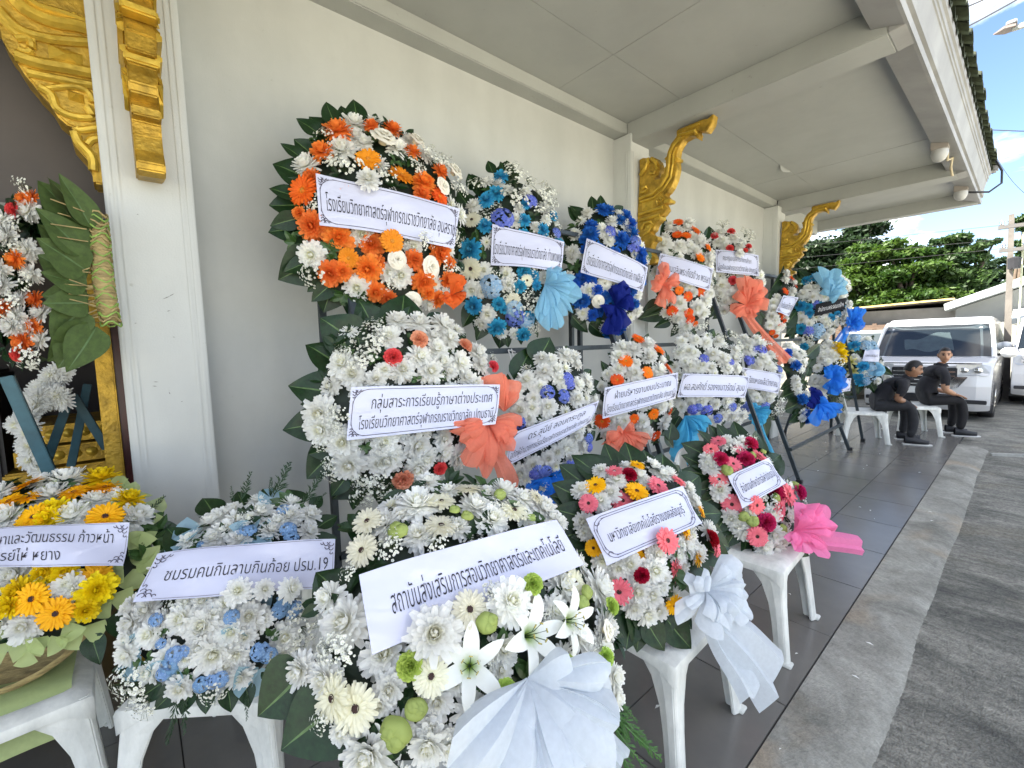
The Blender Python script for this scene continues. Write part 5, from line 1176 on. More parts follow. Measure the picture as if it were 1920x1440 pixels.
wreath('smaller wreath of pink gerberas and magenta carnations on the chair by the road, pink bow', d3, (420, 390), Y=.88, az=28, el=30, seed=20, dome=.065,
 outline=[(150,190),(230,90),(400,80),(510,160),(600,330),(720,370),(640,600),(520,720),(440,680),(300,520),(210,380)],
 fl='''p 250 100 40 210 145 40 370 150 40 480 180 45 335 225 45 255 310 50 325 450 55 465 455 50 600 480 60 645 395 60 465 625 55
k 265 200 40 405 200 45 425 115 40 570 385 50 515 550 50 695 380 40
u 300 260 36 440 180 22 390 515 32 440 540 36 600 590 36 675 350 36 570 415 28 495 160 18
M 200 200 50 215 250 45 290 110 45 380 110 40 340 130 40 260 370 55 320 520 50 350 560 50 390 600 50 420 490 40 540 500 50 550 610 55 500 680 50 560 690 50 600 640 40 300 250 30 190 230 40 630 350 35
P 320 140 45 510 410 60 560 440 40 710 430 30 430 90 30''',
 ring=[(20, 330, 24, .10, .8)], leaves=[(560,690,640,800,.8),(620,650,750,730,.7)],
 fill=('mMm', 42), fillgap=1.36, banner=[(312,290),(525,195),(625,330),(380,470)], tstyle='double', text=[('สำนักงานศึกษาธิการจังหวัดปทุมธานี', .12, .92, .34, .64)],
 bow=[('pink', (660,590), [(700,445,55),(780,470,60),(840,480,55),(850,570,55),(620,690,50),(720,720,50),(830,735,45),(690,500,55)], [(740,620,1010,670,110,105)], .08)])

# wreath hung at the doorway, seen from its back: straw core, long leaves, flowers beyond
d5 = (0, 320, .41667)
def w21():
    rg = random.Random(77); Y0 = 2.18
    q = lambda x, y, Y=Y0: P(d5[0]+x*d5[2], d5[1]+y*d5[2], Y=Y)
    c0 = q(260, 480); t = thing('flower_wreath', 'wreath hung in the doorway at the left edge, seen from behind with its straw core', 'wreath', c0, 'funeral flower wreaths')
    spine = [(425, 200), (440, 320), (450, 450), (465, 560), (490, 690)]
    mb = MB(); pts = [q(x+10, y) for x, y in spine]
    mb.tube([p-c0 for p in pts], .05, 12, rs=[.014, .026, .028, .030, .022])
    mb.build('straw_core', STRAW, t, smooth=True)
    mb = MB()
    for k in range(26):
        f = k/25*(len(pts)-1); i = min(int(f), len(pts)-2); p = pts[i].lerp(pts[i+1], f-i)-c0; r_ = .029
        mb.tube([p+Vector((r_*math.cos(a), r_*math.sin(a)*1., .010*math.sin(a*3+k))) for a in [2*math.pi*j/14 for j in range(15)]], .0035, 4, 1 if k % 2 else 0, cap=False)
    mb.build('straw_binding', [STRAW, STRAWG], t)
    mb = MB()
    for k in range(46):
        f = rg.random()*(len(pts)-1); i = min(int(f), len(pts)-2); p = pts[i].lerp(pts[i+1], f-i)-c0+Vector((-.03, rg.uniform(-.04, .03), 0))
        mb.tube([p, p+Vector((-rg.uniform(.04, .085), rg.uniform(-.05, .02), rg.uniform(-.035, .03)))], .0022, 4)
    mb.build('straw_ends', STRAW, t)
    LV = [(385,275,170,30,.30),(400,270,230,20,.30),(370,340,185,95,.30),(380,420,170,230,.34),(390,490,170,370,.42),(400,560,185,560,.46),(385,650,215,640,.50),(420,690,215,860,.36),(400,720,260,890,.36),(380,620,240,760,.4),(420,260,280,10,.25),(395,520,190,450,.4),(390,380,180,160,.34),(400,600,200,600,.4),(430,700,300,900,.3),(400,450,180,300,.4)]
    n = Vector((.45, -.85, .1)).normalized(); LB = mat('back_of_leaf', (.050, .085, .016), .75, .25, 8)
    for k, (bx, by, tx, ty, wd) in enumerate(LV):
        b_, tp = q(bx, by, Y0-.02), q(tx, ty, Y0+.02-.008*k); d = tp-b_; ln = d.length; d.normalize(); x = d.cross(n).normalized()
        part_world('leaf', flower_mesh('leaf', (LB, LEAFV), rg.randrange(4), 'leaf'), t, Matrix.Translation(b_) @ (Matrix((x, d, x.cross(d))).transposed() @ Matrix.Rotation(rg.uniform(-.35, .35), 3, 'Y')).to_4x4() @ Matrix.Diagonal((ln*wd*2.6, ln, ln, 1)))
    nn = Vector((-.85, -.5, .1)).normalized()
    for ent in '''P 125 75 45;O 150 125 40;c 65 180 35;M 135 180 55;M 40 290 60;M 130 360 55;O 75 400 45;M 150 465 50;P 130 500 50;O 165 580 45;M 195 645 55;M 80 650 50;P 60 600 60;O 150 700 45;M 185 760 50;O 110 770 50;M 60 700 50;P 120 830 60;M 20 220 45;M 20 520 50;P 90 240 45;O 20 620 40;M 110 700 45;M 100 580 45;P 60 330 45;P 190 850 50;c 80 830 30;M 10 440 50;O 110 130 35'''.split(';'):
        tk = ent.split(); kind, nm, mats_, lift = CODE[tk[0]]; x, y, r_ = map(float, tk[1:]); p = q(x, y, Y0+.05); R_ = r_*d5[2]*depth(p)/F
        part_world(nm, flower_mesh(kind, mats_, rg.randrange(GEN[kind][1]), nm), t, Matrix.Translation(p) @ frame((nn+Vector((rg.uniform(-.3, .3), rg.uniform(-.3, .3), rg.uniform(-.4, .4)))).normalized(), Vector((0, 0, 1)), rg.uniform(0, 6)).to_4x4() @ Matrix.Scale(R_*1.1, 4))
    for k in range(24):
        p = q(rg.uniform(0, 200), rg.uniform(150, 850), Y0+.10); part_world('leaf_sprig', flower_mesh('sprig', (LEAF,), rg.randrange(4), 'leaf_sprig'), t, Matrix.Translation(p) @ frame(nn, Vector((0, 0, 1)), rg.uniform(0, 6)).to_4x4() @ Matrix.Scale(.08, 4))
    mb = MB(); mb.tube([q(470, 215)-c0, q(455, 270)-c0, q(440, 300)-c0], .003, 5); mb.build('wire', STEEL, t)
    # inside: a white wreath on a teal stand
    c1_ = q(170, 1150, 2.9); t2 = thing('flower_wreath', 'white wreath standing inside the dark room on a teal stand', 'wreath', c1_, 'funeral flower wreaths')
    for k in range(46):
        a = rg.uniform(70, 260); x = 250+rg.uniform(90, 170)*math.cos(rad(a))*1.0-10; y = 1180-rg.uniform(150, 185)*math.sin(rad(a))
        p = q(x, y, 2.9+rg.uniform(-.03, .03)); part_world('chrysanthemum', flower_mesh('daisy', (PET['M'],), k % 4, 'chrysanthemum'), t2, Matrix.Translation(p) @ frame(Vector((-.6, -.75, .1)), Vector((0, 0, 1)), rg.uniform(0, 6)).to_4x4() @ Matrix.Scale(.055, 4))
    for k in range(18):
        f = k/17; p = q(160+130*f+rg.uniform(-20, 20), 1010-120*f+rg.uniform(-20, 20), 3.0); part_world('chrysanthemum', flower_mesh('daisy', (PET['M'],), k % 4, 'chrysanthemum'), t2, Matrix.Translation(p) @ frame(Vector((-.5, -.8, .2)), Vector((0, 0, 1)), rg.uniform(0, 6)).to_4x4() @ Matrix.Scale(.05, 4))
    e2 = thing('teal_stand', 'teal painted metal stand inside the doorway, behind the yellow wreath', 'stand', (q(200, 1360, 2.75).x, 2.75, 0))
    for a, b3, Y in (((30, 925), (230, 1370), 2.72), ((320, 1005), (215, 1300), 3.05), ((330, 1010), (480, 1250), 3.05), ((395, 960), (320, 1330), 3.2)):
        A, B = q(*a, Y), q(*b3, Y); B = A+(B-A)*(A.z/(A.z-B.z)) if A.z > B.z+.05 and A.z/(A.z-B.z) < 2.2 else B
        mb = MB(); sq(mb, A-e2.location, B-e2.location, .042 if Y < 2.9 else .035); mb.build('leg', TEAL, e2, bevel=.003)
w21()

# chairs that carry the wreaths
chair(-.40, 2.00, rad(2), 'worn white chair at the left edge under the yellow wreath')
chair(.19, 1.70, rad(-38), 'white chair under the white and light blue wreath')
chair(.60, .80, rad(22), 'white chair almost hidden under the big lily wreath nearest the camera')
chair(1.43, .90, rad(2), 'white chair carrying the wreath with yellow and pink gerberas')
chair(2.29, .88, rad(3), 'white chair nearest the road, under the pink wreath')
mb = MB()
def sheetp(u, v): 
    p = Vector((-.82+.60*u, 1.80+.36*v, .437)); dr = max(0, .12-v)*2.2; p.z -= dr*.5-.004*math.sin(9*u+4*v); return p
mb.grid(sheetp, 14, 10); o = mb.build('wrapping_paper', PET['T'], None, smooth=True); tag(o, 'pale green wrapping paper spread over the leftmost chair seat', 'paper')
mb = MB()                                         # woven tray of the basket wreath
bc = P(90, 1205, Y=1.97)
mb.lathe([(.10, -.05), (.22, -.02), (.245, .015), (.23, .025)], 28, M=Matrix.Translation(bc+Vector((-.08, .13, .07))) @ frame(Vector((-.15, -.66, .72))).to_4x4()); o = mb.build('basket_tray', STRAW, None, smooth=True); tag(o, 'woven straw tray under the yellow basket wreath', 'tray')
# white strings that hang the low wreaths from the bars
for (x0_, y0_, x1_, y1_) in ((952, 655, 965, 700), (968, 655, 958, 690), (1130, 652, 1136, 680), (958, 652, 968, 668)):
    pass
mb = MB()
for (x0_, y0_, x1_, y1_) in ((953, 656, 963, 692), (959, 654, 966, 688), (953, 656, 966, 660)):
    mb.tube([P(x0_, y0_, Y=1.86), P((x0_+x1_)/2+1, (y0_+y1_)/2, Y=1.84), P(x1_, y1_, Y=1.80)], .0035, 5)
o = mb.build('hanging_string', STRING, None); tag(o, 'white string looped over the rack bar above the hydrangea wreath', 'string')
# ================================================================== CAMERAS, VEHICLES, PEOPLE, BACKGROUND
def cctv(x, y, z, label):
    t = thing('security_camera', label, 'camera', (x, y, z), 'dome cameras under the eave')
    mb = MB(); mb.box((-.065, -.06, -.075), (.065, .06, 0)); mb.build('mount', mat('taupe_plastic', (.30, .27, .24), .5, .08, 8), t, bevel=.006)
    mb = MB(); mb.lathe([(.062, 0), (.064, -.025), (.059, -.052), (.044, -.084), (.024, -.10), (0, -.104)], 20, M=Matrix.Translation((0, 0, -.075))); mb.build('dome', mat('white_dome', (.42, .42, .40), .35, .04, 8), t, smooth=True)
cctv(5.86, .645, 3.20, 'white dome camera under the eave, the nearer one')
cctv(7.76, .645, 3.20, 'white dome camera at the outer corner of the eave, the farther one')
CABLE = mat('black_cable', (.015, .015, .016), .5, .1, 10)
mb = MB(); mb.tube([(7.82, .60, 3.12), (7.95, .42, 3.10), (8.15, .33, 3.22), (8.3, .34, 3.40), (8.4, .40, 3.56)], .012, 6); o = mb.build('camera_cable', CABLE, None, smooth=True); tag(o, 'black cable looping from the far dome camera up to the roof edge', 'cable')
mb = MB(); mb.tube([(5.95, .60, 3.11), (6.15, .62, 3.10), (6.3, .60, 3.15), (6.55, .63, 3.13), (6.7, .63, 3.08), (6.85, .64, 3.12)], .012, 6); o = mb.build('camera_cable', mat('cream_cable', (.5, .42, .26), .6, .1, 10), None, smooth=True); tag(o, 'cream conduit running from the near dome camera along the beam', 'cable')

# ---- vehicles
VW = mat('white_car_paint', (.68, .68, .69), .25, .0, 3, coat=1.); VSIL = mat('silver_paint', (.55, .55, .54), .3, .03, 3, coat=1.)
CHROME = mat('chrome', (.75, .75, .76), .12, .02, 5, metal=1.); LAMPW = mat('headlamp_lens', (.55, .57, .60), .1, .1, 8, coat=1.); DARKP = mat('dark_plastic', (.018, .018, .021), .45, .2, 15)
def glassmat():
    m, t, b = nodes('tinted_glass'); N = t.nodes.new; K = t.links.new
    b.inputs['Base Color'].default_value = (.012, .017, .022, 1); b.inputs['Roughness'].default_value = .06; b.inputs['Coat Weight'].default_value = .5
    tp = N('ShaderNodeBsdfTransparent'); tp.inputs[0].default_value = (.62, .70, .72, 1); mxx = N('ShaderNodeMixShader'); mxx.inputs[0].default_value = .35
    K(b.outputs[0], mxx.inputs[1]); K(tp.outputs[0], mxx.inputs[2]); K(mxx.outputs[0], t.nodes['Material Output'].inputs[0]); return m
GLASS = glassmat()
def loftbody(mb, prof, halfw, mi=0, nw=8):
    """side outline prof [(x, z)] swept across the width; halfw(x, z) gives the half width"""
    n = len(prof); rows = []
    for k in range(nw+1):
        q = -1+2*k/nw; qq = math.copysign(abs(q)**.8, q); e = max(0, abs(q)-.72)/.28
        cx_, cz = sum(p[0] for p in prof)/n, sum(p[1] for p in prof)/n
        rows.append([Vector((cx_+(x-cx_)*(1-.035*e**2), qq*halfw(x, z), cz+(z-cz)*(1-.035*e**2))) for x, z in prof])
    vs = [v for r_ in rows for v in r_]
    fs = [(k*n+i, (k+1)*n+i, (k+1)*n+(i+1) % n, k*n+(i+1) % n) for k in range(nw) for i in range(n)]
    fs += [tuple(range(n)), tuple(range(nw*n+n-1, nw*n-1, -1))]
    mb.add(vs, fs, mi)
def wheel(parent, x, y, r_=.32, w_=.2):
    s_ = 1 if y > 0 else -1
    M = Matrix.Translation((x, y, r_)) @ Matrix.Rotation(rad(90), 4, 'X')
    mb = MB(); mb.lathe([(r_*.62, -w_/2), (r_*.93, -w_/2), (r_, -w_/2+.03), (r_, w_/2-.03), (r_*.93, w_/2), (r_*.62, w_/2)], 24, M=M); wo = mb.build('wheel', BLACK, parent, smooth=True)
    mb = MB(); mb.lathe([(r_*.63, -w_/2+.02), (r_*.5, -w_/2+.04), (.05, -w_/2+.02), (0, -w_/2+.02)], 20, M=M); mb.lathe([(r_*.63, w_/2-.02), (r_*.5, w_/2-.04), (.05, w_/2-.02), (0, w_/2-.02)], 20, M=M)
    for k in range(5):
        a = 2*math.pi*k/5; c = Vector((math.cos(a), 0, math.sin(a))); mb.tube([Vector((x, y+s_*w_*.42, r_))+c*.03, Vector((x, y+s_*w_*.42, r_))+c*r_*.6], .022, 5)
    mb.build('rim', CHROME, wo, smooth=True)
def van(loc, label, group=None, sc=1., paint=VW, detail=True, rz=0):
    """box-shaped people carrier, nose towards -X"""
    t = thing('van', label, 'van', loc, group, rz)
    B = .02
    low = [(0.02,.30),(0,.42),(-.01,.62),(.01,.80),(.05,.95),(.16,1.02),(.55,1.085),(.62,1.09),(4.55,1.09),(4.62,.9),(4.64,.45),(4.60,.25),(.10,.20)]
    up = [(.60,1.06),(.80,1.28),(1.10,1.60),(1.30,1.73),(1.6,1.80),(3.6,1.80),(4.35,1.76),(4.48,1.66),(4.58,1.06)]
    hw = lambda x, z: (.845-.05*max(0, .5-x)**1.6*1.6)*(1-.03*max(0, .45-z)/.45)
    hu = lambda x, z: .835-.115*max(0, (z-1.06)/.74)**1.3
    mb = MB(); loftbody(mb, low, hw); loftbody(mb, up, hu); mb.build('body', paint, t, bevel=.012, smooth=False)
    # windscreen and side glass, a few mm proud of the shell
    def ws(u, v, off): 
        z = 1.095+(1.66-1.095)*v; x = np.interp(z, [1.06, 1.28, 1.60, 1.73], [.60, .80, 1.10, 1.30]); w_ = (hu(x, z)-.055); q = 2*u-1
        return Vector((x-off+.03*q**6, q*w_, z+off*.6))
    mb = MB(); mb.grid(lambda u, v: ws(u, v, .012), 12, 6); mb.build('windscreen', GLASS, t, smooth=True)
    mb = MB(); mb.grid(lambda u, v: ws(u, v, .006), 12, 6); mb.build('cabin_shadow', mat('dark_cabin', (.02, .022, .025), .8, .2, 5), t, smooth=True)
    mb = MB()
    if detail:                                    # crumpled white sheet lying behind the windscreen
        def cl(u, v):
            uu = .30+.42*u+.05*v; vv = .18+.62*v*(1-.5*u)+.05*math.sin(9*u+5*v); p = ws(min(.97, uu), min(.95, vv), .0085); p.x -= .002*math.sin(30*v+8*u); return p
        mb.grid(cl, 16, 12); mb.build('sunshade_cloth', mat('white_cloth', (.62, .66, .64), .8, .2, 9), t, smooth=True)
    for s_ in (-1, 1):
        mb = MB()
        for xa, xb in ((.98, 1.75), (1.82, 2.85), (2.92, 4.3)):
            def sg(u, v):
                z = 1.14+.52*v; x = xa+(xb-xa)*u+(max(0, (1-u))*.38*v if xa < 1 else 0); return Vector((x, s_*(hu(x, z)+.006), z))
            mb.grid(sg, 6, 4)
        mb.build('side_window', GLASS, t, smooth=True)
        mb = MB(); mb.prism([(.0+.02, s_*.40, .985), (.02, s_*.40, .80), (.045, s_*.76, .80), (.10, s_*.80, .84), (.12, s_*.80, .96), (.06, s_*.70, .985)], (-.035, 0, 0)); hl = mb.build('headlight', LAMPW, t, bevel=.008)
        mb = MB(); 
        for k in range(2): mb.lathe([(.0, .012), (.045, .008), (.052, -.01)], 14, M=Matrix.Translation((-.018+.01*k, s_*(.50+.16*k), .89)) @ Matrix.Rotation(rad(-90), 4, 'Y'))
        mb.build('lamp_bulb', CHROME, hl, smooth=True)
        mb = MB(); mb.prism([(-.022, s_*.30, .64), (-.022, s_*.40, .78), (-.02, s_*.55, .78), (-.018, s_*.44, .60), (-.022, s_*.34, .57)], (-.02, 0, 0)); mb.build('grille_wing', CHROME, t, bevel=.006)
        mb = MB(); mb.box((-.02, min(s_*.52, s_*.78), .335), (.02, max(s_*.52, s_*.78), .40)); mb.build('bumper_vent', DARKP, t, bevel=.008)
        mb = MB(); mb.tube([(.88, s_*.82, 1.12), (.84, s_*.90, 1.13)], .025, 6); mb.build('mirror_arm', DARKP, t)
        mb = MB(); mb.lathe([(0, -.10), (.06, -.085), (.10, -.04), (.105, .03), (.085, .085), (.03, .11), (0, .112)], 14, M=Matrix.Translation((.84, s_*.955, 1.16)) @ Matrix.Rotation(rad(90), 4, 'X') @ Matrix.Diagonal((.6, .85, 1.0, 1))); mb.build('mirror', paint, t, smooth=True)
        for x in (.95, 3.75): wheel(t, x, s_*.74)
        mb = MB(); mb.tube([(.62, s_*.795, 1.09), (1.10, s_*.745, 1.60), (1.30, s_*.715, 1.72)], .026, 6); mb.build('screen_pillar', paint, t)
        mb = MB(); mb.box((1.9, s_*.846-.008, .88), (2.1, s_*.846+.012, .92)); mb.build('door_handle', CHROME, t, bevel=.004)
    mb = MB(); mb.box((-.030, -.42, .60), (.01, .42, .93)); gr = mb.build('grille', DARKP, t, bevel=.01)
    mb = MB()
    for k in range(4): mb.box((-.045, -.40, .635+.072*k), (-.028, .40, .655+.072*k))
    mb.build('grille_bar', CHROME, gr, bevel=.003)
    mb = MB(); mb.box((-.035, -.80+.1, .99), (.06, .70, 1.012)); mb.build('bonnet_trim', CHROME, t, bevel=.004)
    mb = MB(); mb.box((-.018, -.45, .33), (.03, .45, .47)); mb.build('lower_intake', DARKP, t, bevel=.008)
    mb = MB(); mb.box((-.034, -.20, .485), (-.012, .20, .585)); mb.build('number_plate', mat('plate_white', (.7, .7, .68), .5, .05, 9), t, bevel=.004)
    mb = MB(); mb.box((.35, -.84, .16), (4.4, .84, .30)); mb.build('underbody', DARKP, t)
    mb = MB(); mb.tube([(1.02, -.35, 1.13), (.90, .05, 1.125)], .010, 5); mb.tube([(.75, .05, 1.13), (.92, .62, 1.14)], .010, 5); mb.build('wiper', DARKP, t)
    for q in t.children: pass
    t.scale = (sc, sc, sc); return t
VX = 10.45
van((VX, 1.19, ZR-.03), 'white people carrier parked behind the two seated men', 'parked vehicles')
van((13.3, -.62, ZR), 'white van at the right edge, in full sun behind the nearer one', 'parked vehicles', 1.02, detail=False)
def pickup_cab(loc, label):
    t = thing('parked_car', label, 'car', loc, 'parked vehicles')
    low = [(0,.35),(0,.75),(.10,.95),(1.0,1.03),(4.2,1.03),(4.4,.8),(4.4,.35)]; up = [(.95,1.0),(1.65,1.55),(1.9,1.60),(3.4,1.60),(3.9,1.45),(4.15,1.0)]
    mb = MB(); loftbody(mb, low, lambda x, z: .82); loftbody(mb, up, lambda x, z: .80-.14*(z-1)/.6); mb.build('body', VSIL, t, bevel=.01)
    mb = MB(); mb.grid(lambda u, v: Vector((1.0+.62*v-.012, (2*u-1)*(.72-.1*v), 1.05+.48*v)), 6, 3); mb.build('windscreen', GLASS, t)
    for s_ in (-1, 1):
        mb = MB(); mb.grid(lambda u, v: Vector((1.35+.45*v*(1-u)+2.3*u, s_*(.806-.14*(.05+.45*v)/.6), 1.05+.45*v)), 6, 3); mb.build('side_window', GLASS, t)
        mb = MB(); mb.box((-.02, min(s_*.5, s_*.8), .72), (.05, max(s_*.5, s_*.8), .86)); mb.build('headlight', LAMPW, t, bevel=.01)
        mb = MB(); mb.box((1.4, min(s_*.84, s_*1.0), 1.05), (1.52, max(s_*.84, s_*1.0), 1.2)); mb.build('mirror', VSIL, t, bevel=.03)
        for x in (.8, 3.5): wheel(t, x, s_*.7)
pc = P(1648, 640, X=13.5)
pickup_cab((12.6, pc.y+.25, ZR), 'silver car mostly hidden between the wreaths and the white people carrier')

# ---- people
def limb_mesh(nodes_, edges, root, sub=2):
    me = bpy.data.meshes.new('body'); me.from_pydata([n_[0] for n_ in nodes_], edges, [])
    o = bpy.data.objects.new('tmp', me); COL.objects.link(o)
    sk = o.modifiers.new('s', 'SKIN'); sk.use_smooth_shade = True
    for i, n_ in enumerate(nodes_):
        r_ = n_[1] if isinstance(n_[1], tuple) else (n_[1], n_[1]); d = me.skin_vertices[0].data[i]; d.radius = r_; d.use_root = (i == root)
    ss = o.modifiers.new('u', 'SUBSURF'); ss.levels = sub; ss.render_levels = sub
    dg = bpy.context.evaluated_depsgraph_get(); dg.update(); r = bpy.data.meshes.new_from_object(o.evaluated_get(dg)); bpy.data.objects.remove(o); return r
SKIN = mat('skin', (.28, .145, .085), .5, .1, 12); SKIN2 = mat('skin_tan', (.40, .215, .13), .5, .1, 12); CLOTH = mat('black_shirt', (.007, .007, .011), .85, .3, 18, .9, 12); TROU = mat('charcoal_trousers', (.014, .015, .019), .85, .3, 18, .9, 12); TROUB = mat('black_trousers', (.006, .006, .008), .85, .3, 18, .2, 30)
HAIR = mat('black_hair', (.008, .007, .007), .6, .3, 40); SHOE = mat('dark_shoe', (.012, .013, .016), .6, .3, 20); SOLE = mat('white_sole', (.6, .6, .58), .6, .1, 20); EYEW = mat('eye_white', (.6, .58, .55), .3, .05, 9); LIP = mat('lips', (.22, .08, .06), .5, .1, 9)
def person(label, loc, rz, lean, heady, headpitch, skin, trou, group=None, kneesp=.16, hand='clasp', hw=1.0, watch=False):
    """seated figure facing local +X, origin on the ground under the hips"""
    t = thing('person', label, 'person', loc, group, rz)
    hip = Vector((0, 0, .50)); la = rad(lean); sp = Vector((math.sin(la), 0, math.cos(la)))
    chest = hip+sp*.34; neck = hip+sp*.52; d2_ = Vector((math.sin(la*.6), 0, math.cos(la*.6)))
    hd = neck+d2_*.09
    N_ = []; E_ = []
    def nd(p, r_): N_.append((tuple(p), r_)); return len(N_)-1
    def ed(a, b): E_.append((a, b)); return b
    h0 = nd(hip, (.15*hw, .13*hw)); w_ = ed(h0, nd(hip+sp*.17, (.145*hw, .115*hw))); c_ = ed(w_, nd(chest, (.16*hw, .115*hw))); u_ = ed(c_, nd(hip+sp*.46, (.125, .09))); n_ = ed(u_, nd(neck, .062)); n2 = ed(n_, nd(neck+d2_*.07, .052))
    labels = {}
    hands = []
    for s_ in (-1, 1):
        th = ed(h0, nd(hip+Vector((.10, s_*.10, -.005)), .088*hw)); kn = ed(th, nd(Vector((.44, s_*kneesp, .50)), .066)); sh = ed(kn, nd(Vector((.47, s_*kneesp*1.02, .28)), .060)); an = ed(sh, nd(Vector((.44-.05*s_*0, s_*kneesp*1.05, .09)), .047))
        sd_ = ed(u_, nd(hip+sp*.43+Vector((0, s_*.185, 0)), .066)); ua = ed(sd_, nd(hip+sp*.40+Vector((.02, s_*.245, -.03)), .060))
        el = Vector((.27, s_*.235, .60)) if hand == 'clasp' else (hip+sp*.20+Vector((.10, s_*.27, -.02)))
        el_ = ed(ua, nd(el, .042)); wr = Vector((.44, s_*.055, .52)) if hand == 'clasp' else Vector((.36, s_*.12, .585))
        fa = ed(el_, nd(el.lerp(wr, .4), .040)); wr_ = ed(fa, nd(wr, .027)); hands.append((wr, (wr-el).normalized(), s_))
    me = limb_mesh(N_, E_, h0)
    # clothes by body region, from the nearest bone
    def dist(p, a, b):
        ab = b-a; k = max(0, min(1, (p-a).dot(ab)/ab.dot(ab))); return (p-a-ab*k).length, k
    B = [(Vector(N_[a][0]), Vector(N_[b][0])) for a, b in E_]
    RB = [.5*(max(N_[a][1]) if isinstance(N_[a][1], tuple) else N_[a][1])+.5*(max(N_[b][1]) if isinstance(N_[b][1], tuple) else N_[b][1]) for a, b in E_]
    me.materials.clear()
    for m_ in (CLOTH, trou, skin): me.materials.append(m_)
    for p in me.polygons:
        c = p.center; best = min(range(len(B)), key=lambda i: dist(c, *B[i])[0]-RB[i]); k = dist(c, *B[best])[1]
        i = best
        if i < 4: mi = 0
        elif i == 4 or i < 5: mi = 2
        else:
            j = (i-5) % 9
            mi = 1 if j < 4 else 0 if j < 6 or (j == 6 and k < .62) else 2
        if i == 3 and k > .8: mi = 2
        if c.z < hip.z+.02 and i < 3: mi = 1
        p.material_index = mi
    # arms: the upper arm bone carries the sleeve to just above the elbow
    ob = link('body', me, t)
    # shoes
    for s_ in (-1, 1):
        mb = MB(); y = s_*kneesp*1.08
        def shoe(u, v):
            a = 2*math.pi*v; x = .385+.245*u; w2 = .050*math.sin(math.pi*min(1, u*.85+.15))**.5*(1-.15*(u < .3)); h_ = .105-.055*u; zc = .012
            return Vector((x, y+w2*math.cos(a), max(.012, zc+h_*(.5+.5*math.sin(a)))))
        mb.grid(shoe, 9, 12); so_ = mb.build('shoe', SHOE, t, smooth=True)
        mb = MB(); mb.prism([(.365, y-.035, .0), (.50, y-.052, .0), (.60, y-.05, .0), (.665, y-.02, 0), (.665, y+.02, 0), (.60, y+.05, 0), (.50, y+.052, 0), (.365, y+.035, 0)], (0, 0, .013)); mb.build('sole', SOLE, so_, bevel=.005)
    # hands with separate fingers
    for wr, d, s_ in hands:
        if hand == 'clasp': d = Vector((.55, -s_*.55, -.62)).normalized(); side = Vector((0, 0, 1)).cross(d).normalized(); palmn = d.cross(side)
        else: d = Vector((.80, s_*.10, -.30)).normalized(); side = Vector((0, 1, 0)); palmn = d.cross(side)*-1
        N2 = []; E2 = []
        def nn_(p, r_): N2.append((tuple(p), r_)); return len(N2)-1
        r_ = nn_(wr-d*.015, (.024, .020)); p1 = nn_(wr+d*.045, (.036, .018)); E2.append((r_, p1))
        for k in range(4):
            o_ = side*(.027-.018*k); ln = (.062, .072, .068, .054)[k]; bend = Vector((0, 0, -1))*.4
            a = nn_(wr+d*.078+o_, .0105); b = nn_(wr+d*(.078+ln*.5)+o_*1.15+bend*ln*.2, .009); c = nn_(wr+d*(.078+ln*.85)+o_*1.2+bend*ln*.75, .0075); E2 += [(p1, a), (a, b), (b, c)]
        a = nn_(wr+d*.03+side*.036*(1 if s_ > 0 else -1), .012); b = nn_(wr+d*.065+side*.052*(1 if s_ > 0 else -1), .010); c = nn_(wr+d*.09+side*.050*(1 if s_ > 0 else -1), .008); E2 += [(r_, a), (a, b), (b, c)]
        hm = limb_mesh(N2, E2, r_, 1); hm.materials.clear(); hm.materials.append(skin); link('hand', hm, t)
        if watch and s_ < 0:
            mb = MB(); mb.tube([wr-d*.04+Vector((0, 0, 0)), wr-d*.012], .031, 10); mb.build('watch', BLACK, t)
    # head: shaped ellipsoid with face, turned on the neck
    H = Matrix.Translation(hd+d2_*.070) @ Euler((0, rad(headpitch), rad(heady)), 'XYZ').to_matrix().to_4x4() @ Matrix.Scale(.88, 4)
    mb = MB()
    def head(u, v):
        th, ph = math.pi*u, 2*math.pi*v; x, y, z = math.sin(th)*math.cos(ph), math.sin(th)*math.sin(ph), math.cos(th)
        jaw = max(0, -z); w2 = 1-.30*jaw; fx = 1-.10*jaw
        X_ = .098*x*fx+.012*jaw*(x > 0); Y_ = .076*y*w2; Z_ = .122*z
        if x > .2: X_ -= .010*math.exp(-((z-.12)/.16)**2)*(abs(y) > .2)          # eye sockets
        X_ += .024*math.exp(-(y/.20)**2-((z+.10)/.16)**2)*(x > 0)                # nose
        X_ += .008*math.exp(-(y/.35)**2-((z+.42)/.10)**2)*(x > 0)+.010*math.exp(-(y/.3)**2-((z+.8)/.15)**2)*(x > 0)
        return H @ Vector((X_, Y_, Z_))
    mb.grid(head, 26, 36); mb.build('head', skin, t, smooth=True)
    mb = MB()
    def cap(u, v):
        ph = 2*math.pi*v; front = math.cos(ph); lim = rad(54) if front > .55 else rad(112) if front < -.1 else rad(54+58*(.55-front)/.65); th = lim*u
        x, y, z = math.sin(th)*math.cos(ph), math.sin(th)*math.sin(ph), math.cos(th); k = 1.0+.012*math.sin(23*v+9*u)
        return H @ Vector((.105*x*k-.004, .082*y*k, .131*z*k+.002))
    mb.grid(cap, 12, 36); mb.build('hair', HAIR, t, smooth=True)
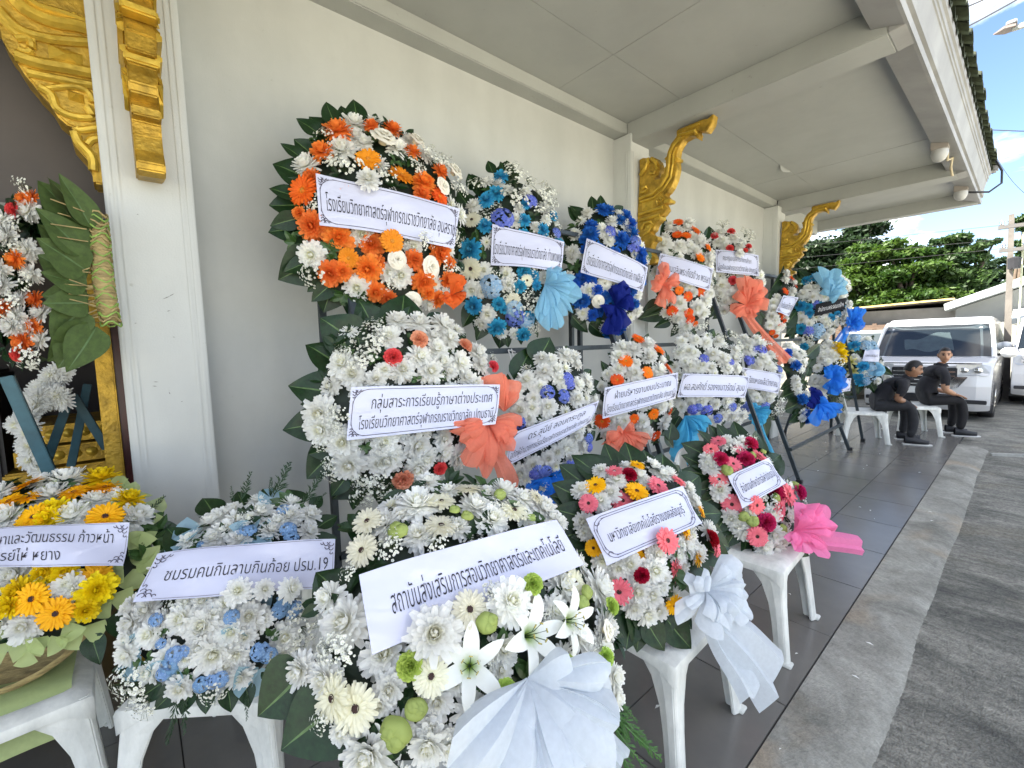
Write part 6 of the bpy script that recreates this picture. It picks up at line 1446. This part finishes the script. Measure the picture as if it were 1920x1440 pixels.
    for s_ in (-1, 1):
        mb = MB(); mb.lathe([(0, .012), (.018, .009), (.026, 0), (.022, -.006), (0, -.006)], 10, M=H @ Matrix.Translation((-.004, s_*.079, .004)) @ Matrix.Rotation(rad(-90*s_), 4, 'X') @ Matrix.Diagonal((.8, 1.25, 1, 1))); mb.build('ear', skin, t, smooth=True)
        mb = MB(); mb.lathe([(0, .006), (.009, .003), (.012, 0)], 8, M=H @ Matrix.Translation((.083, s_*.031, .017)) @ Matrix.Rotation(rad(90), 4, 'Y')); mb.build('eye', INK, t, smooth=True)
        mb = MB(); mb.tube([H @ Vector((.090, s_*.014, .034)), H @ Vector((.090, s_*.032, .041)), H @ Vector((.078, s_*.050, .034))], .0045, 5); mb.build('eyebrow', HAIR, t)
    mb = MB(); mb.tube([H @ Vector((.094, -.024, -.049)), H @ Vector((.103, 0, -.052)), H @ Vector((.094, .024, -.049))], .0048, 5); mb.build('mouth', LIP, t)
    mb = MB(); nk = neck+d2_*.012               # shirt collar
    def colr(u, v): a = rad(-155+310*u); r_ = .062+.022*v; return nk+Vector((r_*math.cos(a)*1.05, r_*math.sin(a), .030-.045*v-.02*(abs(2*u-1) < .0)))
    mb.grid(colr, 18, 3)
    mb.build('collar', CLOTH, t)
    return t
# two men on chairs at the end of the terrace
m1 = P(1665, 800, Z=.30)
person('seated man in black leaning forward with hands clasped between his knees', (7.55, 1.42, 0), rad(-68), 50, -14, 20, SKIN, TROU, 'seated men', .15, 'clasp', 1.08, True)
person('seated man in black resting his hands on his thighs, turned towards the camera', (8.52, 1.02, 0), rad(-62), 27, -104, 4, SKIN2, TROUB, 'seated men', .11, 'rest')
chair(7.50, 1.44, rad(22), 'white chair under the man who leans forward'); chair(8.47, 1.05, rad(28), 'white chair under the man looking at the camera')

# ---- houses, fence, pole, lamp
PLAS = mat('weathered_plaster', (.30, .29, .265), .85, .2, .8, .3, 20, col2=(.15, .142, .125), detail=9); PLW = mat('white_house_paint', (.31, .315, .295), .8, .06, 1.2, .2, 20); WOODF = mat('brown_boards', (.10, .065, .045), .8, .35, 3, .3, 30, stretch=(1, 1, 8)); ROOFM = mat('roof_sheet', (.10, .085, .07), .6, .2, 4); WROOF = mat('white_roof_edge', (.40, .43, .43), .5, .06, 3)
XW = 16.5
def Q(x, y, X=XW): return P(x, y, X=X)
hs = thing('shed', 'long low shed with a stained plaster wall and thin brown roof behind the parked cars', 'shed', (XW, 3, ZR))
def wpart(name, lo, hi, m, parent, bevel=0.): mb = MB(); mb.box(Vector(lo)-parent.location, Vector(hi)-parent.location); return mb.build(name, m, parent, bevel=bevel)
yl, yr = 11.0, Q(1792, 600).y
ztop = Q(1700, 580).z
wpart('wall', (XW, yr, ZR), (XW+4, yl, ztop), PLAS, hs)
mb = MB(); a, b3 = Q(1585, 590, XW-.35), Q(1790, 563, XW-.35); a.y, a.z = a.y+3, a.z-.0
mb.prism([a-hs.location, b3-hs.location, b3-hs.location+Vector((0, 0, .06)), a-hs.location+Vector((0, 0, .06))], (5, 0, -.12)); mb.build('roof', ROOFM, hs)
mb = MB(); mb.prism([a-hs.location+Vector((-.02, 0, .02)), b3-hs.location+Vector((-.02, 0, .02)), b3-hs.location+Vector((-.02, 0, .065)), a-hs.location+Vector((-.02, 0, .065))], (.02, 0, 0)); mb.build('roof_edge', mat('yellow_roof_edge', (.60, .45, .16), .6, .15, 6), hs)
fn = thing('board_fence', 'brown horizontal board fence in front of the shed, left of the people carrier', 'fence', (XW-.25, Q(1660, 650).y, ZR))
f0, f1 = Q(1575, 640, XW-.25).y, Q(1706, 640, XW-.25).y; zt = Q(1680, 607, XW-.25).z; nsl = 14
rr = random.Random(4)
mb = MB(); mb.box((-.012, f1-fn.location.y, 0), (.012, f0-fn.location.y+.4, (zt-ZR)/nsl-.012)); bme = mb.mesh('board', WOODF, bevel=.003)
for k in range(nsl):
    o = link('board', bme, fn); o.location = (rr.uniform(-.012, .012), rr.uniform(-.02, .02), k*(zt-ZR)/nsl)
for y in (f1, (f0+f1)/2, f0): wpart('fence_post', (XW-.22, y-.05, ZR), (XW-.14, y+.05, zt+.03), WOODF, fn)
hw_ = thing('white_house', 'white gabled house at the right edge behind the parked vehicles', 'house', (XW-.6, 0, ZR))
XH = XW-.6
g0, g1, g2 = Q(1790, 578, XH), Q(1920, 536, XH), None
slope = (g1.z-g0.z)/(g1.y-g0.y)
yR = -6.0; ridge = (g0.y-3.2); zr = g0.z+slope*(ridge-g0.y)
mb = MB(); mb.prism([Vector((0, g0.y-.02, 0)), Vector((0, g0.y-.02, g0.z-ZR-.02)), Vector((0, ridge, zr-ZR-.02)), Vector((0, ridge-3.5, g0.z-ZR-.02)), Vector((0, ridge-3.5, 0))], (6, 0, 0)); mb.build('wall', PLW, hw_)
e0 = Q(1772, 583, XH-.35)
mb = MB(); mb.prism([Vector((-.4, e0.y, e0.z-ZR)), Vector((-.4, ridge, zr-ZR+.02)), Vector((-.4, ridge, zr-ZR+.24)), Vector((-.4, e0.y+.03, e0.z-ZR+.17))], (6.6, 0, 0)); mb.build('roof', WROOF, hw_, bevel=.01)
mb = MB(); mb.prism([Vector((-.4, ridge, zr-ZR+.02)), Vector((-.4, ridge-4.2, g0.z-ZR-.2)), Vector((-.4, ridge-4.2, g0.z-ZR)), Vector((-.4, ridge, zr-ZR+.24))], (6.6, 0, 0)); mb.build('roof', WROOF, hw_)
cn = thing('carport', 'white awning edge against the white house, above the sunlit van', 'awning', (XH-.9, 0, 0))
a = P(1895, 607, X=XH-1.2); mb = MB(); mb.prism([Vector((-.3, a.y, a.z)), Vector((-.3, a.y-4, a.z+.1)), Vector((-.3, a.y-4, a.z+.2)), Vector((-.3, a.y, a.z+.10))], (1.1, 0, .25)); mb.build('sheet', WROOF, cn)
pl = thing('utility_pole', 'square concrete utility pole with wires in front of the white house', 'pole', (0, 0, 0))
XP = 14.6; b0, b1 = P(1892, 660, X=XP), P(1897, 402, X=XP); pl.location = (b0.x, b0.y, ZR)
CONC = mat('pole_concrete', (.13, .118, .105), .85, .2, 4, .3, 40)
mb = MB(); hgt = b1.z-ZR
mb.add([(-.062, -.062, 0), (.062, -.062, 0), (.062, .062, 0), (-.062, .062, 0), (-.042, -.042+b1.y-b0.y, hgt), (.042, -.042+b1.y-b0.y, hgt), (.042, .042+b1.y-b0.y, hgt), (-.042, .042+b1.y-b0.y, hgt)], [(0,1,5,4),(1,2,6,5),(2,3,7,6),(3,0,4,7),(4,5,6,7)]); mb.build('shaft', CONC, pl)
for dz, w_ in ((-.25, .30), (-.75, .26)):
    mb = MB(); mb.box((-.05, -w_, hgt+dz-.035), (.05, w_, hgt+dz+.035)); mb.build('cross_arm', mat('arm_grey', (.10, .095, .09), .7, .1, 8), pl)
    for y in (-w_+.06, -w_*.4, w_*.4, w_-.06):
        mb = MB(); mb.lathe([(.02, 0), (.045, .02), (.03, .05), (.045, .08), (.02, .12)], 8, M=Matrix.Translation((0, y, hgt+dz+.035))); mb.build('insulator', CHROME, pl, smooth=True)
mb = MB(); mb.lathe([(0, -.12), (.10, -.12), (.11, .1), (0, .14)], 10, M=Matrix.Translation((-.12, .02, hgt-1.05))); mb.build('junction_box', DARKP, pl)
mb = MB(); mb.tube([(.07, -.10, 0), (.075, -.10, hgt*.55), (.07, -.07, hgt-.4)], .018, 5); mb.build('riser_pipe', mat('pale_pipe', (.5, .52, .36), .6, .1, 7), pl)
def wire(a, b, sag, r_, label):
    pts = [a.lerp(b, k/14)-Vector((0, 0, sag*4*(k/14)*(1-k/14))) for k in range(15)]; mb = MB(); mb.tube(pts, r_, 4, cap=False); o = mb.build('power_line', CABLE, None); tag(o, label, 'cable', 'overhead wires')
top = pl.location+Vector((0, 0, hgt-.2))
wire(top+Vector((0, .24, 0)), Vector((19, 16, 5.9)), .15, .006, 'uppermost of the wires running left from the utility pole over the trees')
wire(top+Vector((0, .24, -.3)), Vector((19, 16, 5.4)), .15, .006, 'middle of the wires running left from the utility pole over the trees')
wire(top+Vector((0, .2, -.5)), Vector((19, 16, 4.7)), .15, .006, 'lowest of the wires running left from the utility pole over the trees')
wire(top+Vector((0, -.4, -.9)), Vector((14.6, -9, 3.6)), .2, .012, 'wire leaving the utility pole to the right edge')
def pxw(p0, p1, X0, X1, label, sag=0.): wire(P(*p0, X=X0), P(*p1, X=X1), sag, .012, label)
wire(P(1795, 20, X=12), P(1925, -40, X=12), .02, .014, 'topmost overhead wire crossing the blue sky at the upper right corner')
wire(P(1790, 62, X=12), P(1960, -32, X=12), .02, .014, 'second overhead wire crossing the blue sky at the upper right')
wire(P(1850, 243, X=14), P(1990, 247, X=14), .01, .010, 'single level wire crossing the sky at half the height of the roof edge')
wire(P(1862, 283, X=14), P(1935, 372, X=14), .12, .006, 'thin drooping wire hanging from the roof corner into the sky')
lp = thing('street_lamp', 'street lamp head on a pale arm entering the sky at the upper right', 'street lamp', (0, 0, 0))
L0, L1 = P(1862, 66, X=9), P(1905, 52, X=9); d = (L1-L0).normalized()
base_ = L1+d*1.6; lp.location = (base_.x, base_.y, ZR)
mb = MB(); mb.tube([L1-lp.location-d*.03, base_-lp.location, base_-lp.location+Vector((.0, -.15, -.25)), Vector((0, -.2, 0))], .035, 8); mb.build('pole_and_arm', mat('pale_steel', (.6, .6, .58), .5, .05, 5), lp, smooth=True)
mb = MB(); s_ = d.cross(Vector((0, 0, 1))).normalized()
a, b3 = L0-lp.location, L1-lp.location
mb.add([a, a.lerp(b3, .5)+s_*.09, b3+s_*.07, b3-s_*.07, a.lerp(b3, .5)-s_*.09, a+Vector((0, 0, .015)), a.lerp(b3, .5)+s_*.08+Vector((0, 0, .035)), b3+s_*.05+Vector((0, 0, .045)), b3-s_*.05+Vector((0, 0, .045)), a.lerp(b3, .5)-s_*.08+Vector((0, 0, .035))], [(4,3,2,1,0),(5,6,7,8,9),(0,1,6,5),(1,2,7,6),(2,3,8,7),(3,4,9,8),(4,0,5,9)])
mb.build('lamp_head', mat('lamp_brown', (.16, .13, .12), .5, .1, 8), lp)
mb = MB(); mb.box((-.07, -.05, 0), (.07, .05, .05), M=Matrix.Translation(a.lerp(b3, .8)+Vector((0, 0, .04)))); mb.build('lamp_driver', mat('driver_grey', (.25, .25, .25), .6, .1, 8), lp, bevel=.01)

# ---- trees
def leafmat(name, c, c2, tr=.35):
    m, t, b = nodes(name); N = t.nodes.new; K = t.links.new
    a = N('ShaderNodeAttribute'); a.attribute_name = 't'; r = N('ShaderNodeValToRGB'); r.color_ramp.elements[0].color = (*c, 1); r.color_ramp.elements[1].color = (*c2, 1); K(a.outputs['Fac'], r.inputs[0]); K(r.outputs[0], b.inputs['Base Color']); b.inputs['Roughness'].default_value = .5
    tl = N('ShaderNodeBsdfTranslucent'); K(r.outputs[0], tl.inputs[0]); mxx = N('ShaderNodeMixShader'); mxx.inputs[0].default_value = tr; K(b.outputs[0], mxx.inputs[1]); K(tl.outputs[0], mxx.inputs[2]); K(mxx.outputs[0], t.nodes['Material Output'].inputs[0]); return m
BARK = mat('bark', (.09, .065, .045), .9, .3, 8, .5, 20)
LM = [leafmat('glossy_dark_leaves', (.012, .030, .011), (.032, .062, .020)), leafmat('fresh_green_leaves', (.024, .066, .008), (.085, .150, .020), .4), leafmat('mid_green_leaves', (.018, .050, .012), (.055, .10, .022))]
def tree(label, base, clumps, nleaf, lsz, lm, seed, trunkr=.16, flat=.55):
    rg = np.random.RandomState(seed); rr = random.Random(seed)
    t = thing('tree', label, 'tree', base, 'trees behind the low shed')
    mb = MB(); b_ = Vector(base)
    for (c, R_) in clumps:
        c = Vector(c)-b_; mid = Vector((c.x*.35+rr.uniform(-.3, .3), c.y*.35+rr.uniform(-.3, .3), c.z*.55)); mb.tube([Vector((c.x*.04, c.y*.04, 0)), mid, c], .1, 6, rs=[trunkr, trunkr*.6, .02])
    mb.build('trunk', BARK, t, smooth=True)
    tot = sum(R_**2 for c, R_ in clumps); V = []; T = []
    for (c, R_) in clumps:
        k = int(nleaf*R_**2/tot); c = np.array(c)-np.array(base)
        # sub-clusters make light and dark tufts with gaps between
        ns = max(6, int(R_*16)); d = rg.normal(size=(ns, 3)); d /= np.linalg.norm(d, axis=1)[:, None]; sc_ = d*(R_*rg.uniform(.45, 1.02, ns)[:, None])*[1, 1, flat]
        tone = rg.uniform(0, 1, ns); idx = rg.randint(0, ns, k); p = c+sc_[idx]+rg.normal(size=(k, 3))*R_*.17*np.array([1, 1, .45])
        nrm = rg.normal(size=(k, 3))+[0, 0, 1.1]; nrm /= np.linalg.norm(nrm, axis=1)[:, None]; u = np.cross(nrm, rg.normal(size=(k, 3))); u /= np.linalg.norm(u, axis=1)[:, None]; v = np.cross(nrm, u)
        s_ = lsz*rg.uniform(.6, 1.35, k)[:, None]
        V.append(np.stack([p-u*s_, p+v*s_*.42, p+u*s_, p-v*s_*.42], 1).reshape(-1, 3)); T.append(np.repeat(np.clip(tone[idx]*.7+rg.uniform(-.2, .4, k), 0, 1), 4))
    V = np.concatenate(V); T = np.concatenate(T); nq = len(V)//4
    me = bpy.data.meshes.new('crown'); me.vertices.add(len(V)); me.vertices.foreach_set('co', V.ravel()); me.loops.add(nq*4); me.loops.foreach_set('vertex_index', np.arange(nq*4)); me.polygons.add(nq); me.polygons.foreach_set('loop_start', np.arange(nq)*4); me.polygons.foreach_set('loop_total', np.full(nq, 4)); me.update()
    at = me.attributes.new('t', 'FLOAT', 'POINT'); at.data.foreach_set('value', T); me.materials.append(LM[lm]); link('crown', me, t); return t
def C_(px_, py_, X, r_): p = P(px_, py_, X=X); return ((p.x, p.y, p.z), r_*depth(p)/F)
def gnd(px_, X): p = P(px_, 640, X=X); return (p.x, p.y, ZR)
tree('dark glossy-leaved tree rising behind the far bracket', gnd(1560, 23), [C_(1600, 470, 23, 55), C_(1560, 500, 23, 60), C_(1620, 440, 23, 38), C_(1530, 540, 23, 60), C_(1500, 480, 23, 60), C_(1585, 560, 23, 60)], 42000, .11, 0, 1)
tree('broad fresh-green tree in the middle behind the shed, sunlit on top', gnd(1690, 20), [C_(1620, 480, 20, 40), C_(1670, 472, 20, 42), C_(1720, 490, 20, 45), C_(1640, 520, 20, 55), C_(1700, 530, 20, 55), C_(1590, 530, 20, 45), C_(1660, 565, 20, 50), C_(1730, 555, 20, 50), C_(1560, 560, 20, 40), C_(1610, 575, 20, 40)], 60000, .085, 1, 2, .2, .42)
tree('tall mid-green tree with layered branches left of the utility pole', gnd(1790, 21), [C_(1780, 450, 21, 28), C_(1800, 480, 21, 40), C_(1830, 468, 21, 22), C_(1760, 500, 21, 38), C_(1810, 520, 21, 40), C_(1770, 550, 21, 45), C_(1820, 570, 21, 40), C_(1845, 455, 21, 12), C_(1865, 452, 21, 9), C_(1740, 470, 21, 24)], 50000, .085, 2, 3, .2, .38)
tree('dark bushy tree behind the utility pole', gnd(1870, 24), [C_(1868, 500, 24, 26), C_(1850, 520, 24, 26), C_(1880, 530, 24, 30), C_(1860, 550, 24, 28), C_(1910, 500, 24, 22), C_(1925, 520, 24, 30)], 22000, .10, 0, 4)
tree('small tree top with hanging fruit at the right edge by the pole', gnd(1925, 18), [C_(1918, 425, 18, 12), C_(1930, 410, 18, 16), C_(1912, 455, 18, 8), C_(1935, 470, 18, 18), C_(1925, 540, 18, 26)], 7000, .09, 2, 5, .08)
mb = MB(); rg = np.random.RandomState(9); V = []; T = []
k = 26000; y = rg.uniform(-14, 22, k); x = 24.5+rg.normal(size=k)*1.1; h_ = 2.6+.7*np.sin(y*1.1)+.4*np.sin(y*2.7+1); z = ZR+h_*rg.uniform(0, 1, k)**.7
p = np.stack([x, y, z], 1); nrm = rg.normal(size=(k, 3))+[0, 0, 1]; nrm /= np.linalg.norm(nrm, axis=1)[:, None]; u = np.cross(nrm, rg.normal(size=(k, 3))); u /= np.linalg.norm(u, axis=1)[:, None]; v = np.cross(nrm, u); s_ = .22*rg.uniform(.6, 1.3, k)[:, None]
V = np.stack([p-u*s_, p+v*s_*.45, p+u*s_, p-v*s_*.45], 1).reshape(-1, 3)
me = bpy.data.meshes.new('undergrowth'); me.from_pydata(V.tolist(), [], np.arange(4*k).reshape(-1, 4).tolist()); at = me.attributes.new('t', 'FLOAT', 'POINT'); at.data.foreach_set('value', np.repeat(rg.uniform(0, 1, k), 4)); me.materials.append(LM[0])
o = link('undergrowth', me); tag(o, 'dense undergrowth filling the gaps below the trees', 'undergrowth', None, 'stuff')
# petals and crumbs dropped on the terrace
mb = MB(); rr = random.Random(21)
for k in range(46):
    x, y = rr.uniform(1.0, 7.5), rr.uniform(.35, 1.9); s_ = rr.uniform(.006, .016); a = rr.uniform(0, 6.28); d = Vector((math.cos(a), math.sin(a), 0)); q = Vector((-d.y, d.x, 0)); p = Vector((x, y, .003 if y > .56 else -.008))
    mb.add([p-d*s_, p+q*s_*.4+Vector((0, 0, .003)), p+d*s_, p-q*s_*.4+Vector((0, 0, .003))], [(0, 1, 2, 3)], 0, [1]*4)
o = mb.build('fallen_petals', PET['M'], None, tattr=True); tag(o, 'white petals scattered over the tiles and the concrete strip', 'petals', None, 'stuff')
bpy.data.objects.remove(_go)
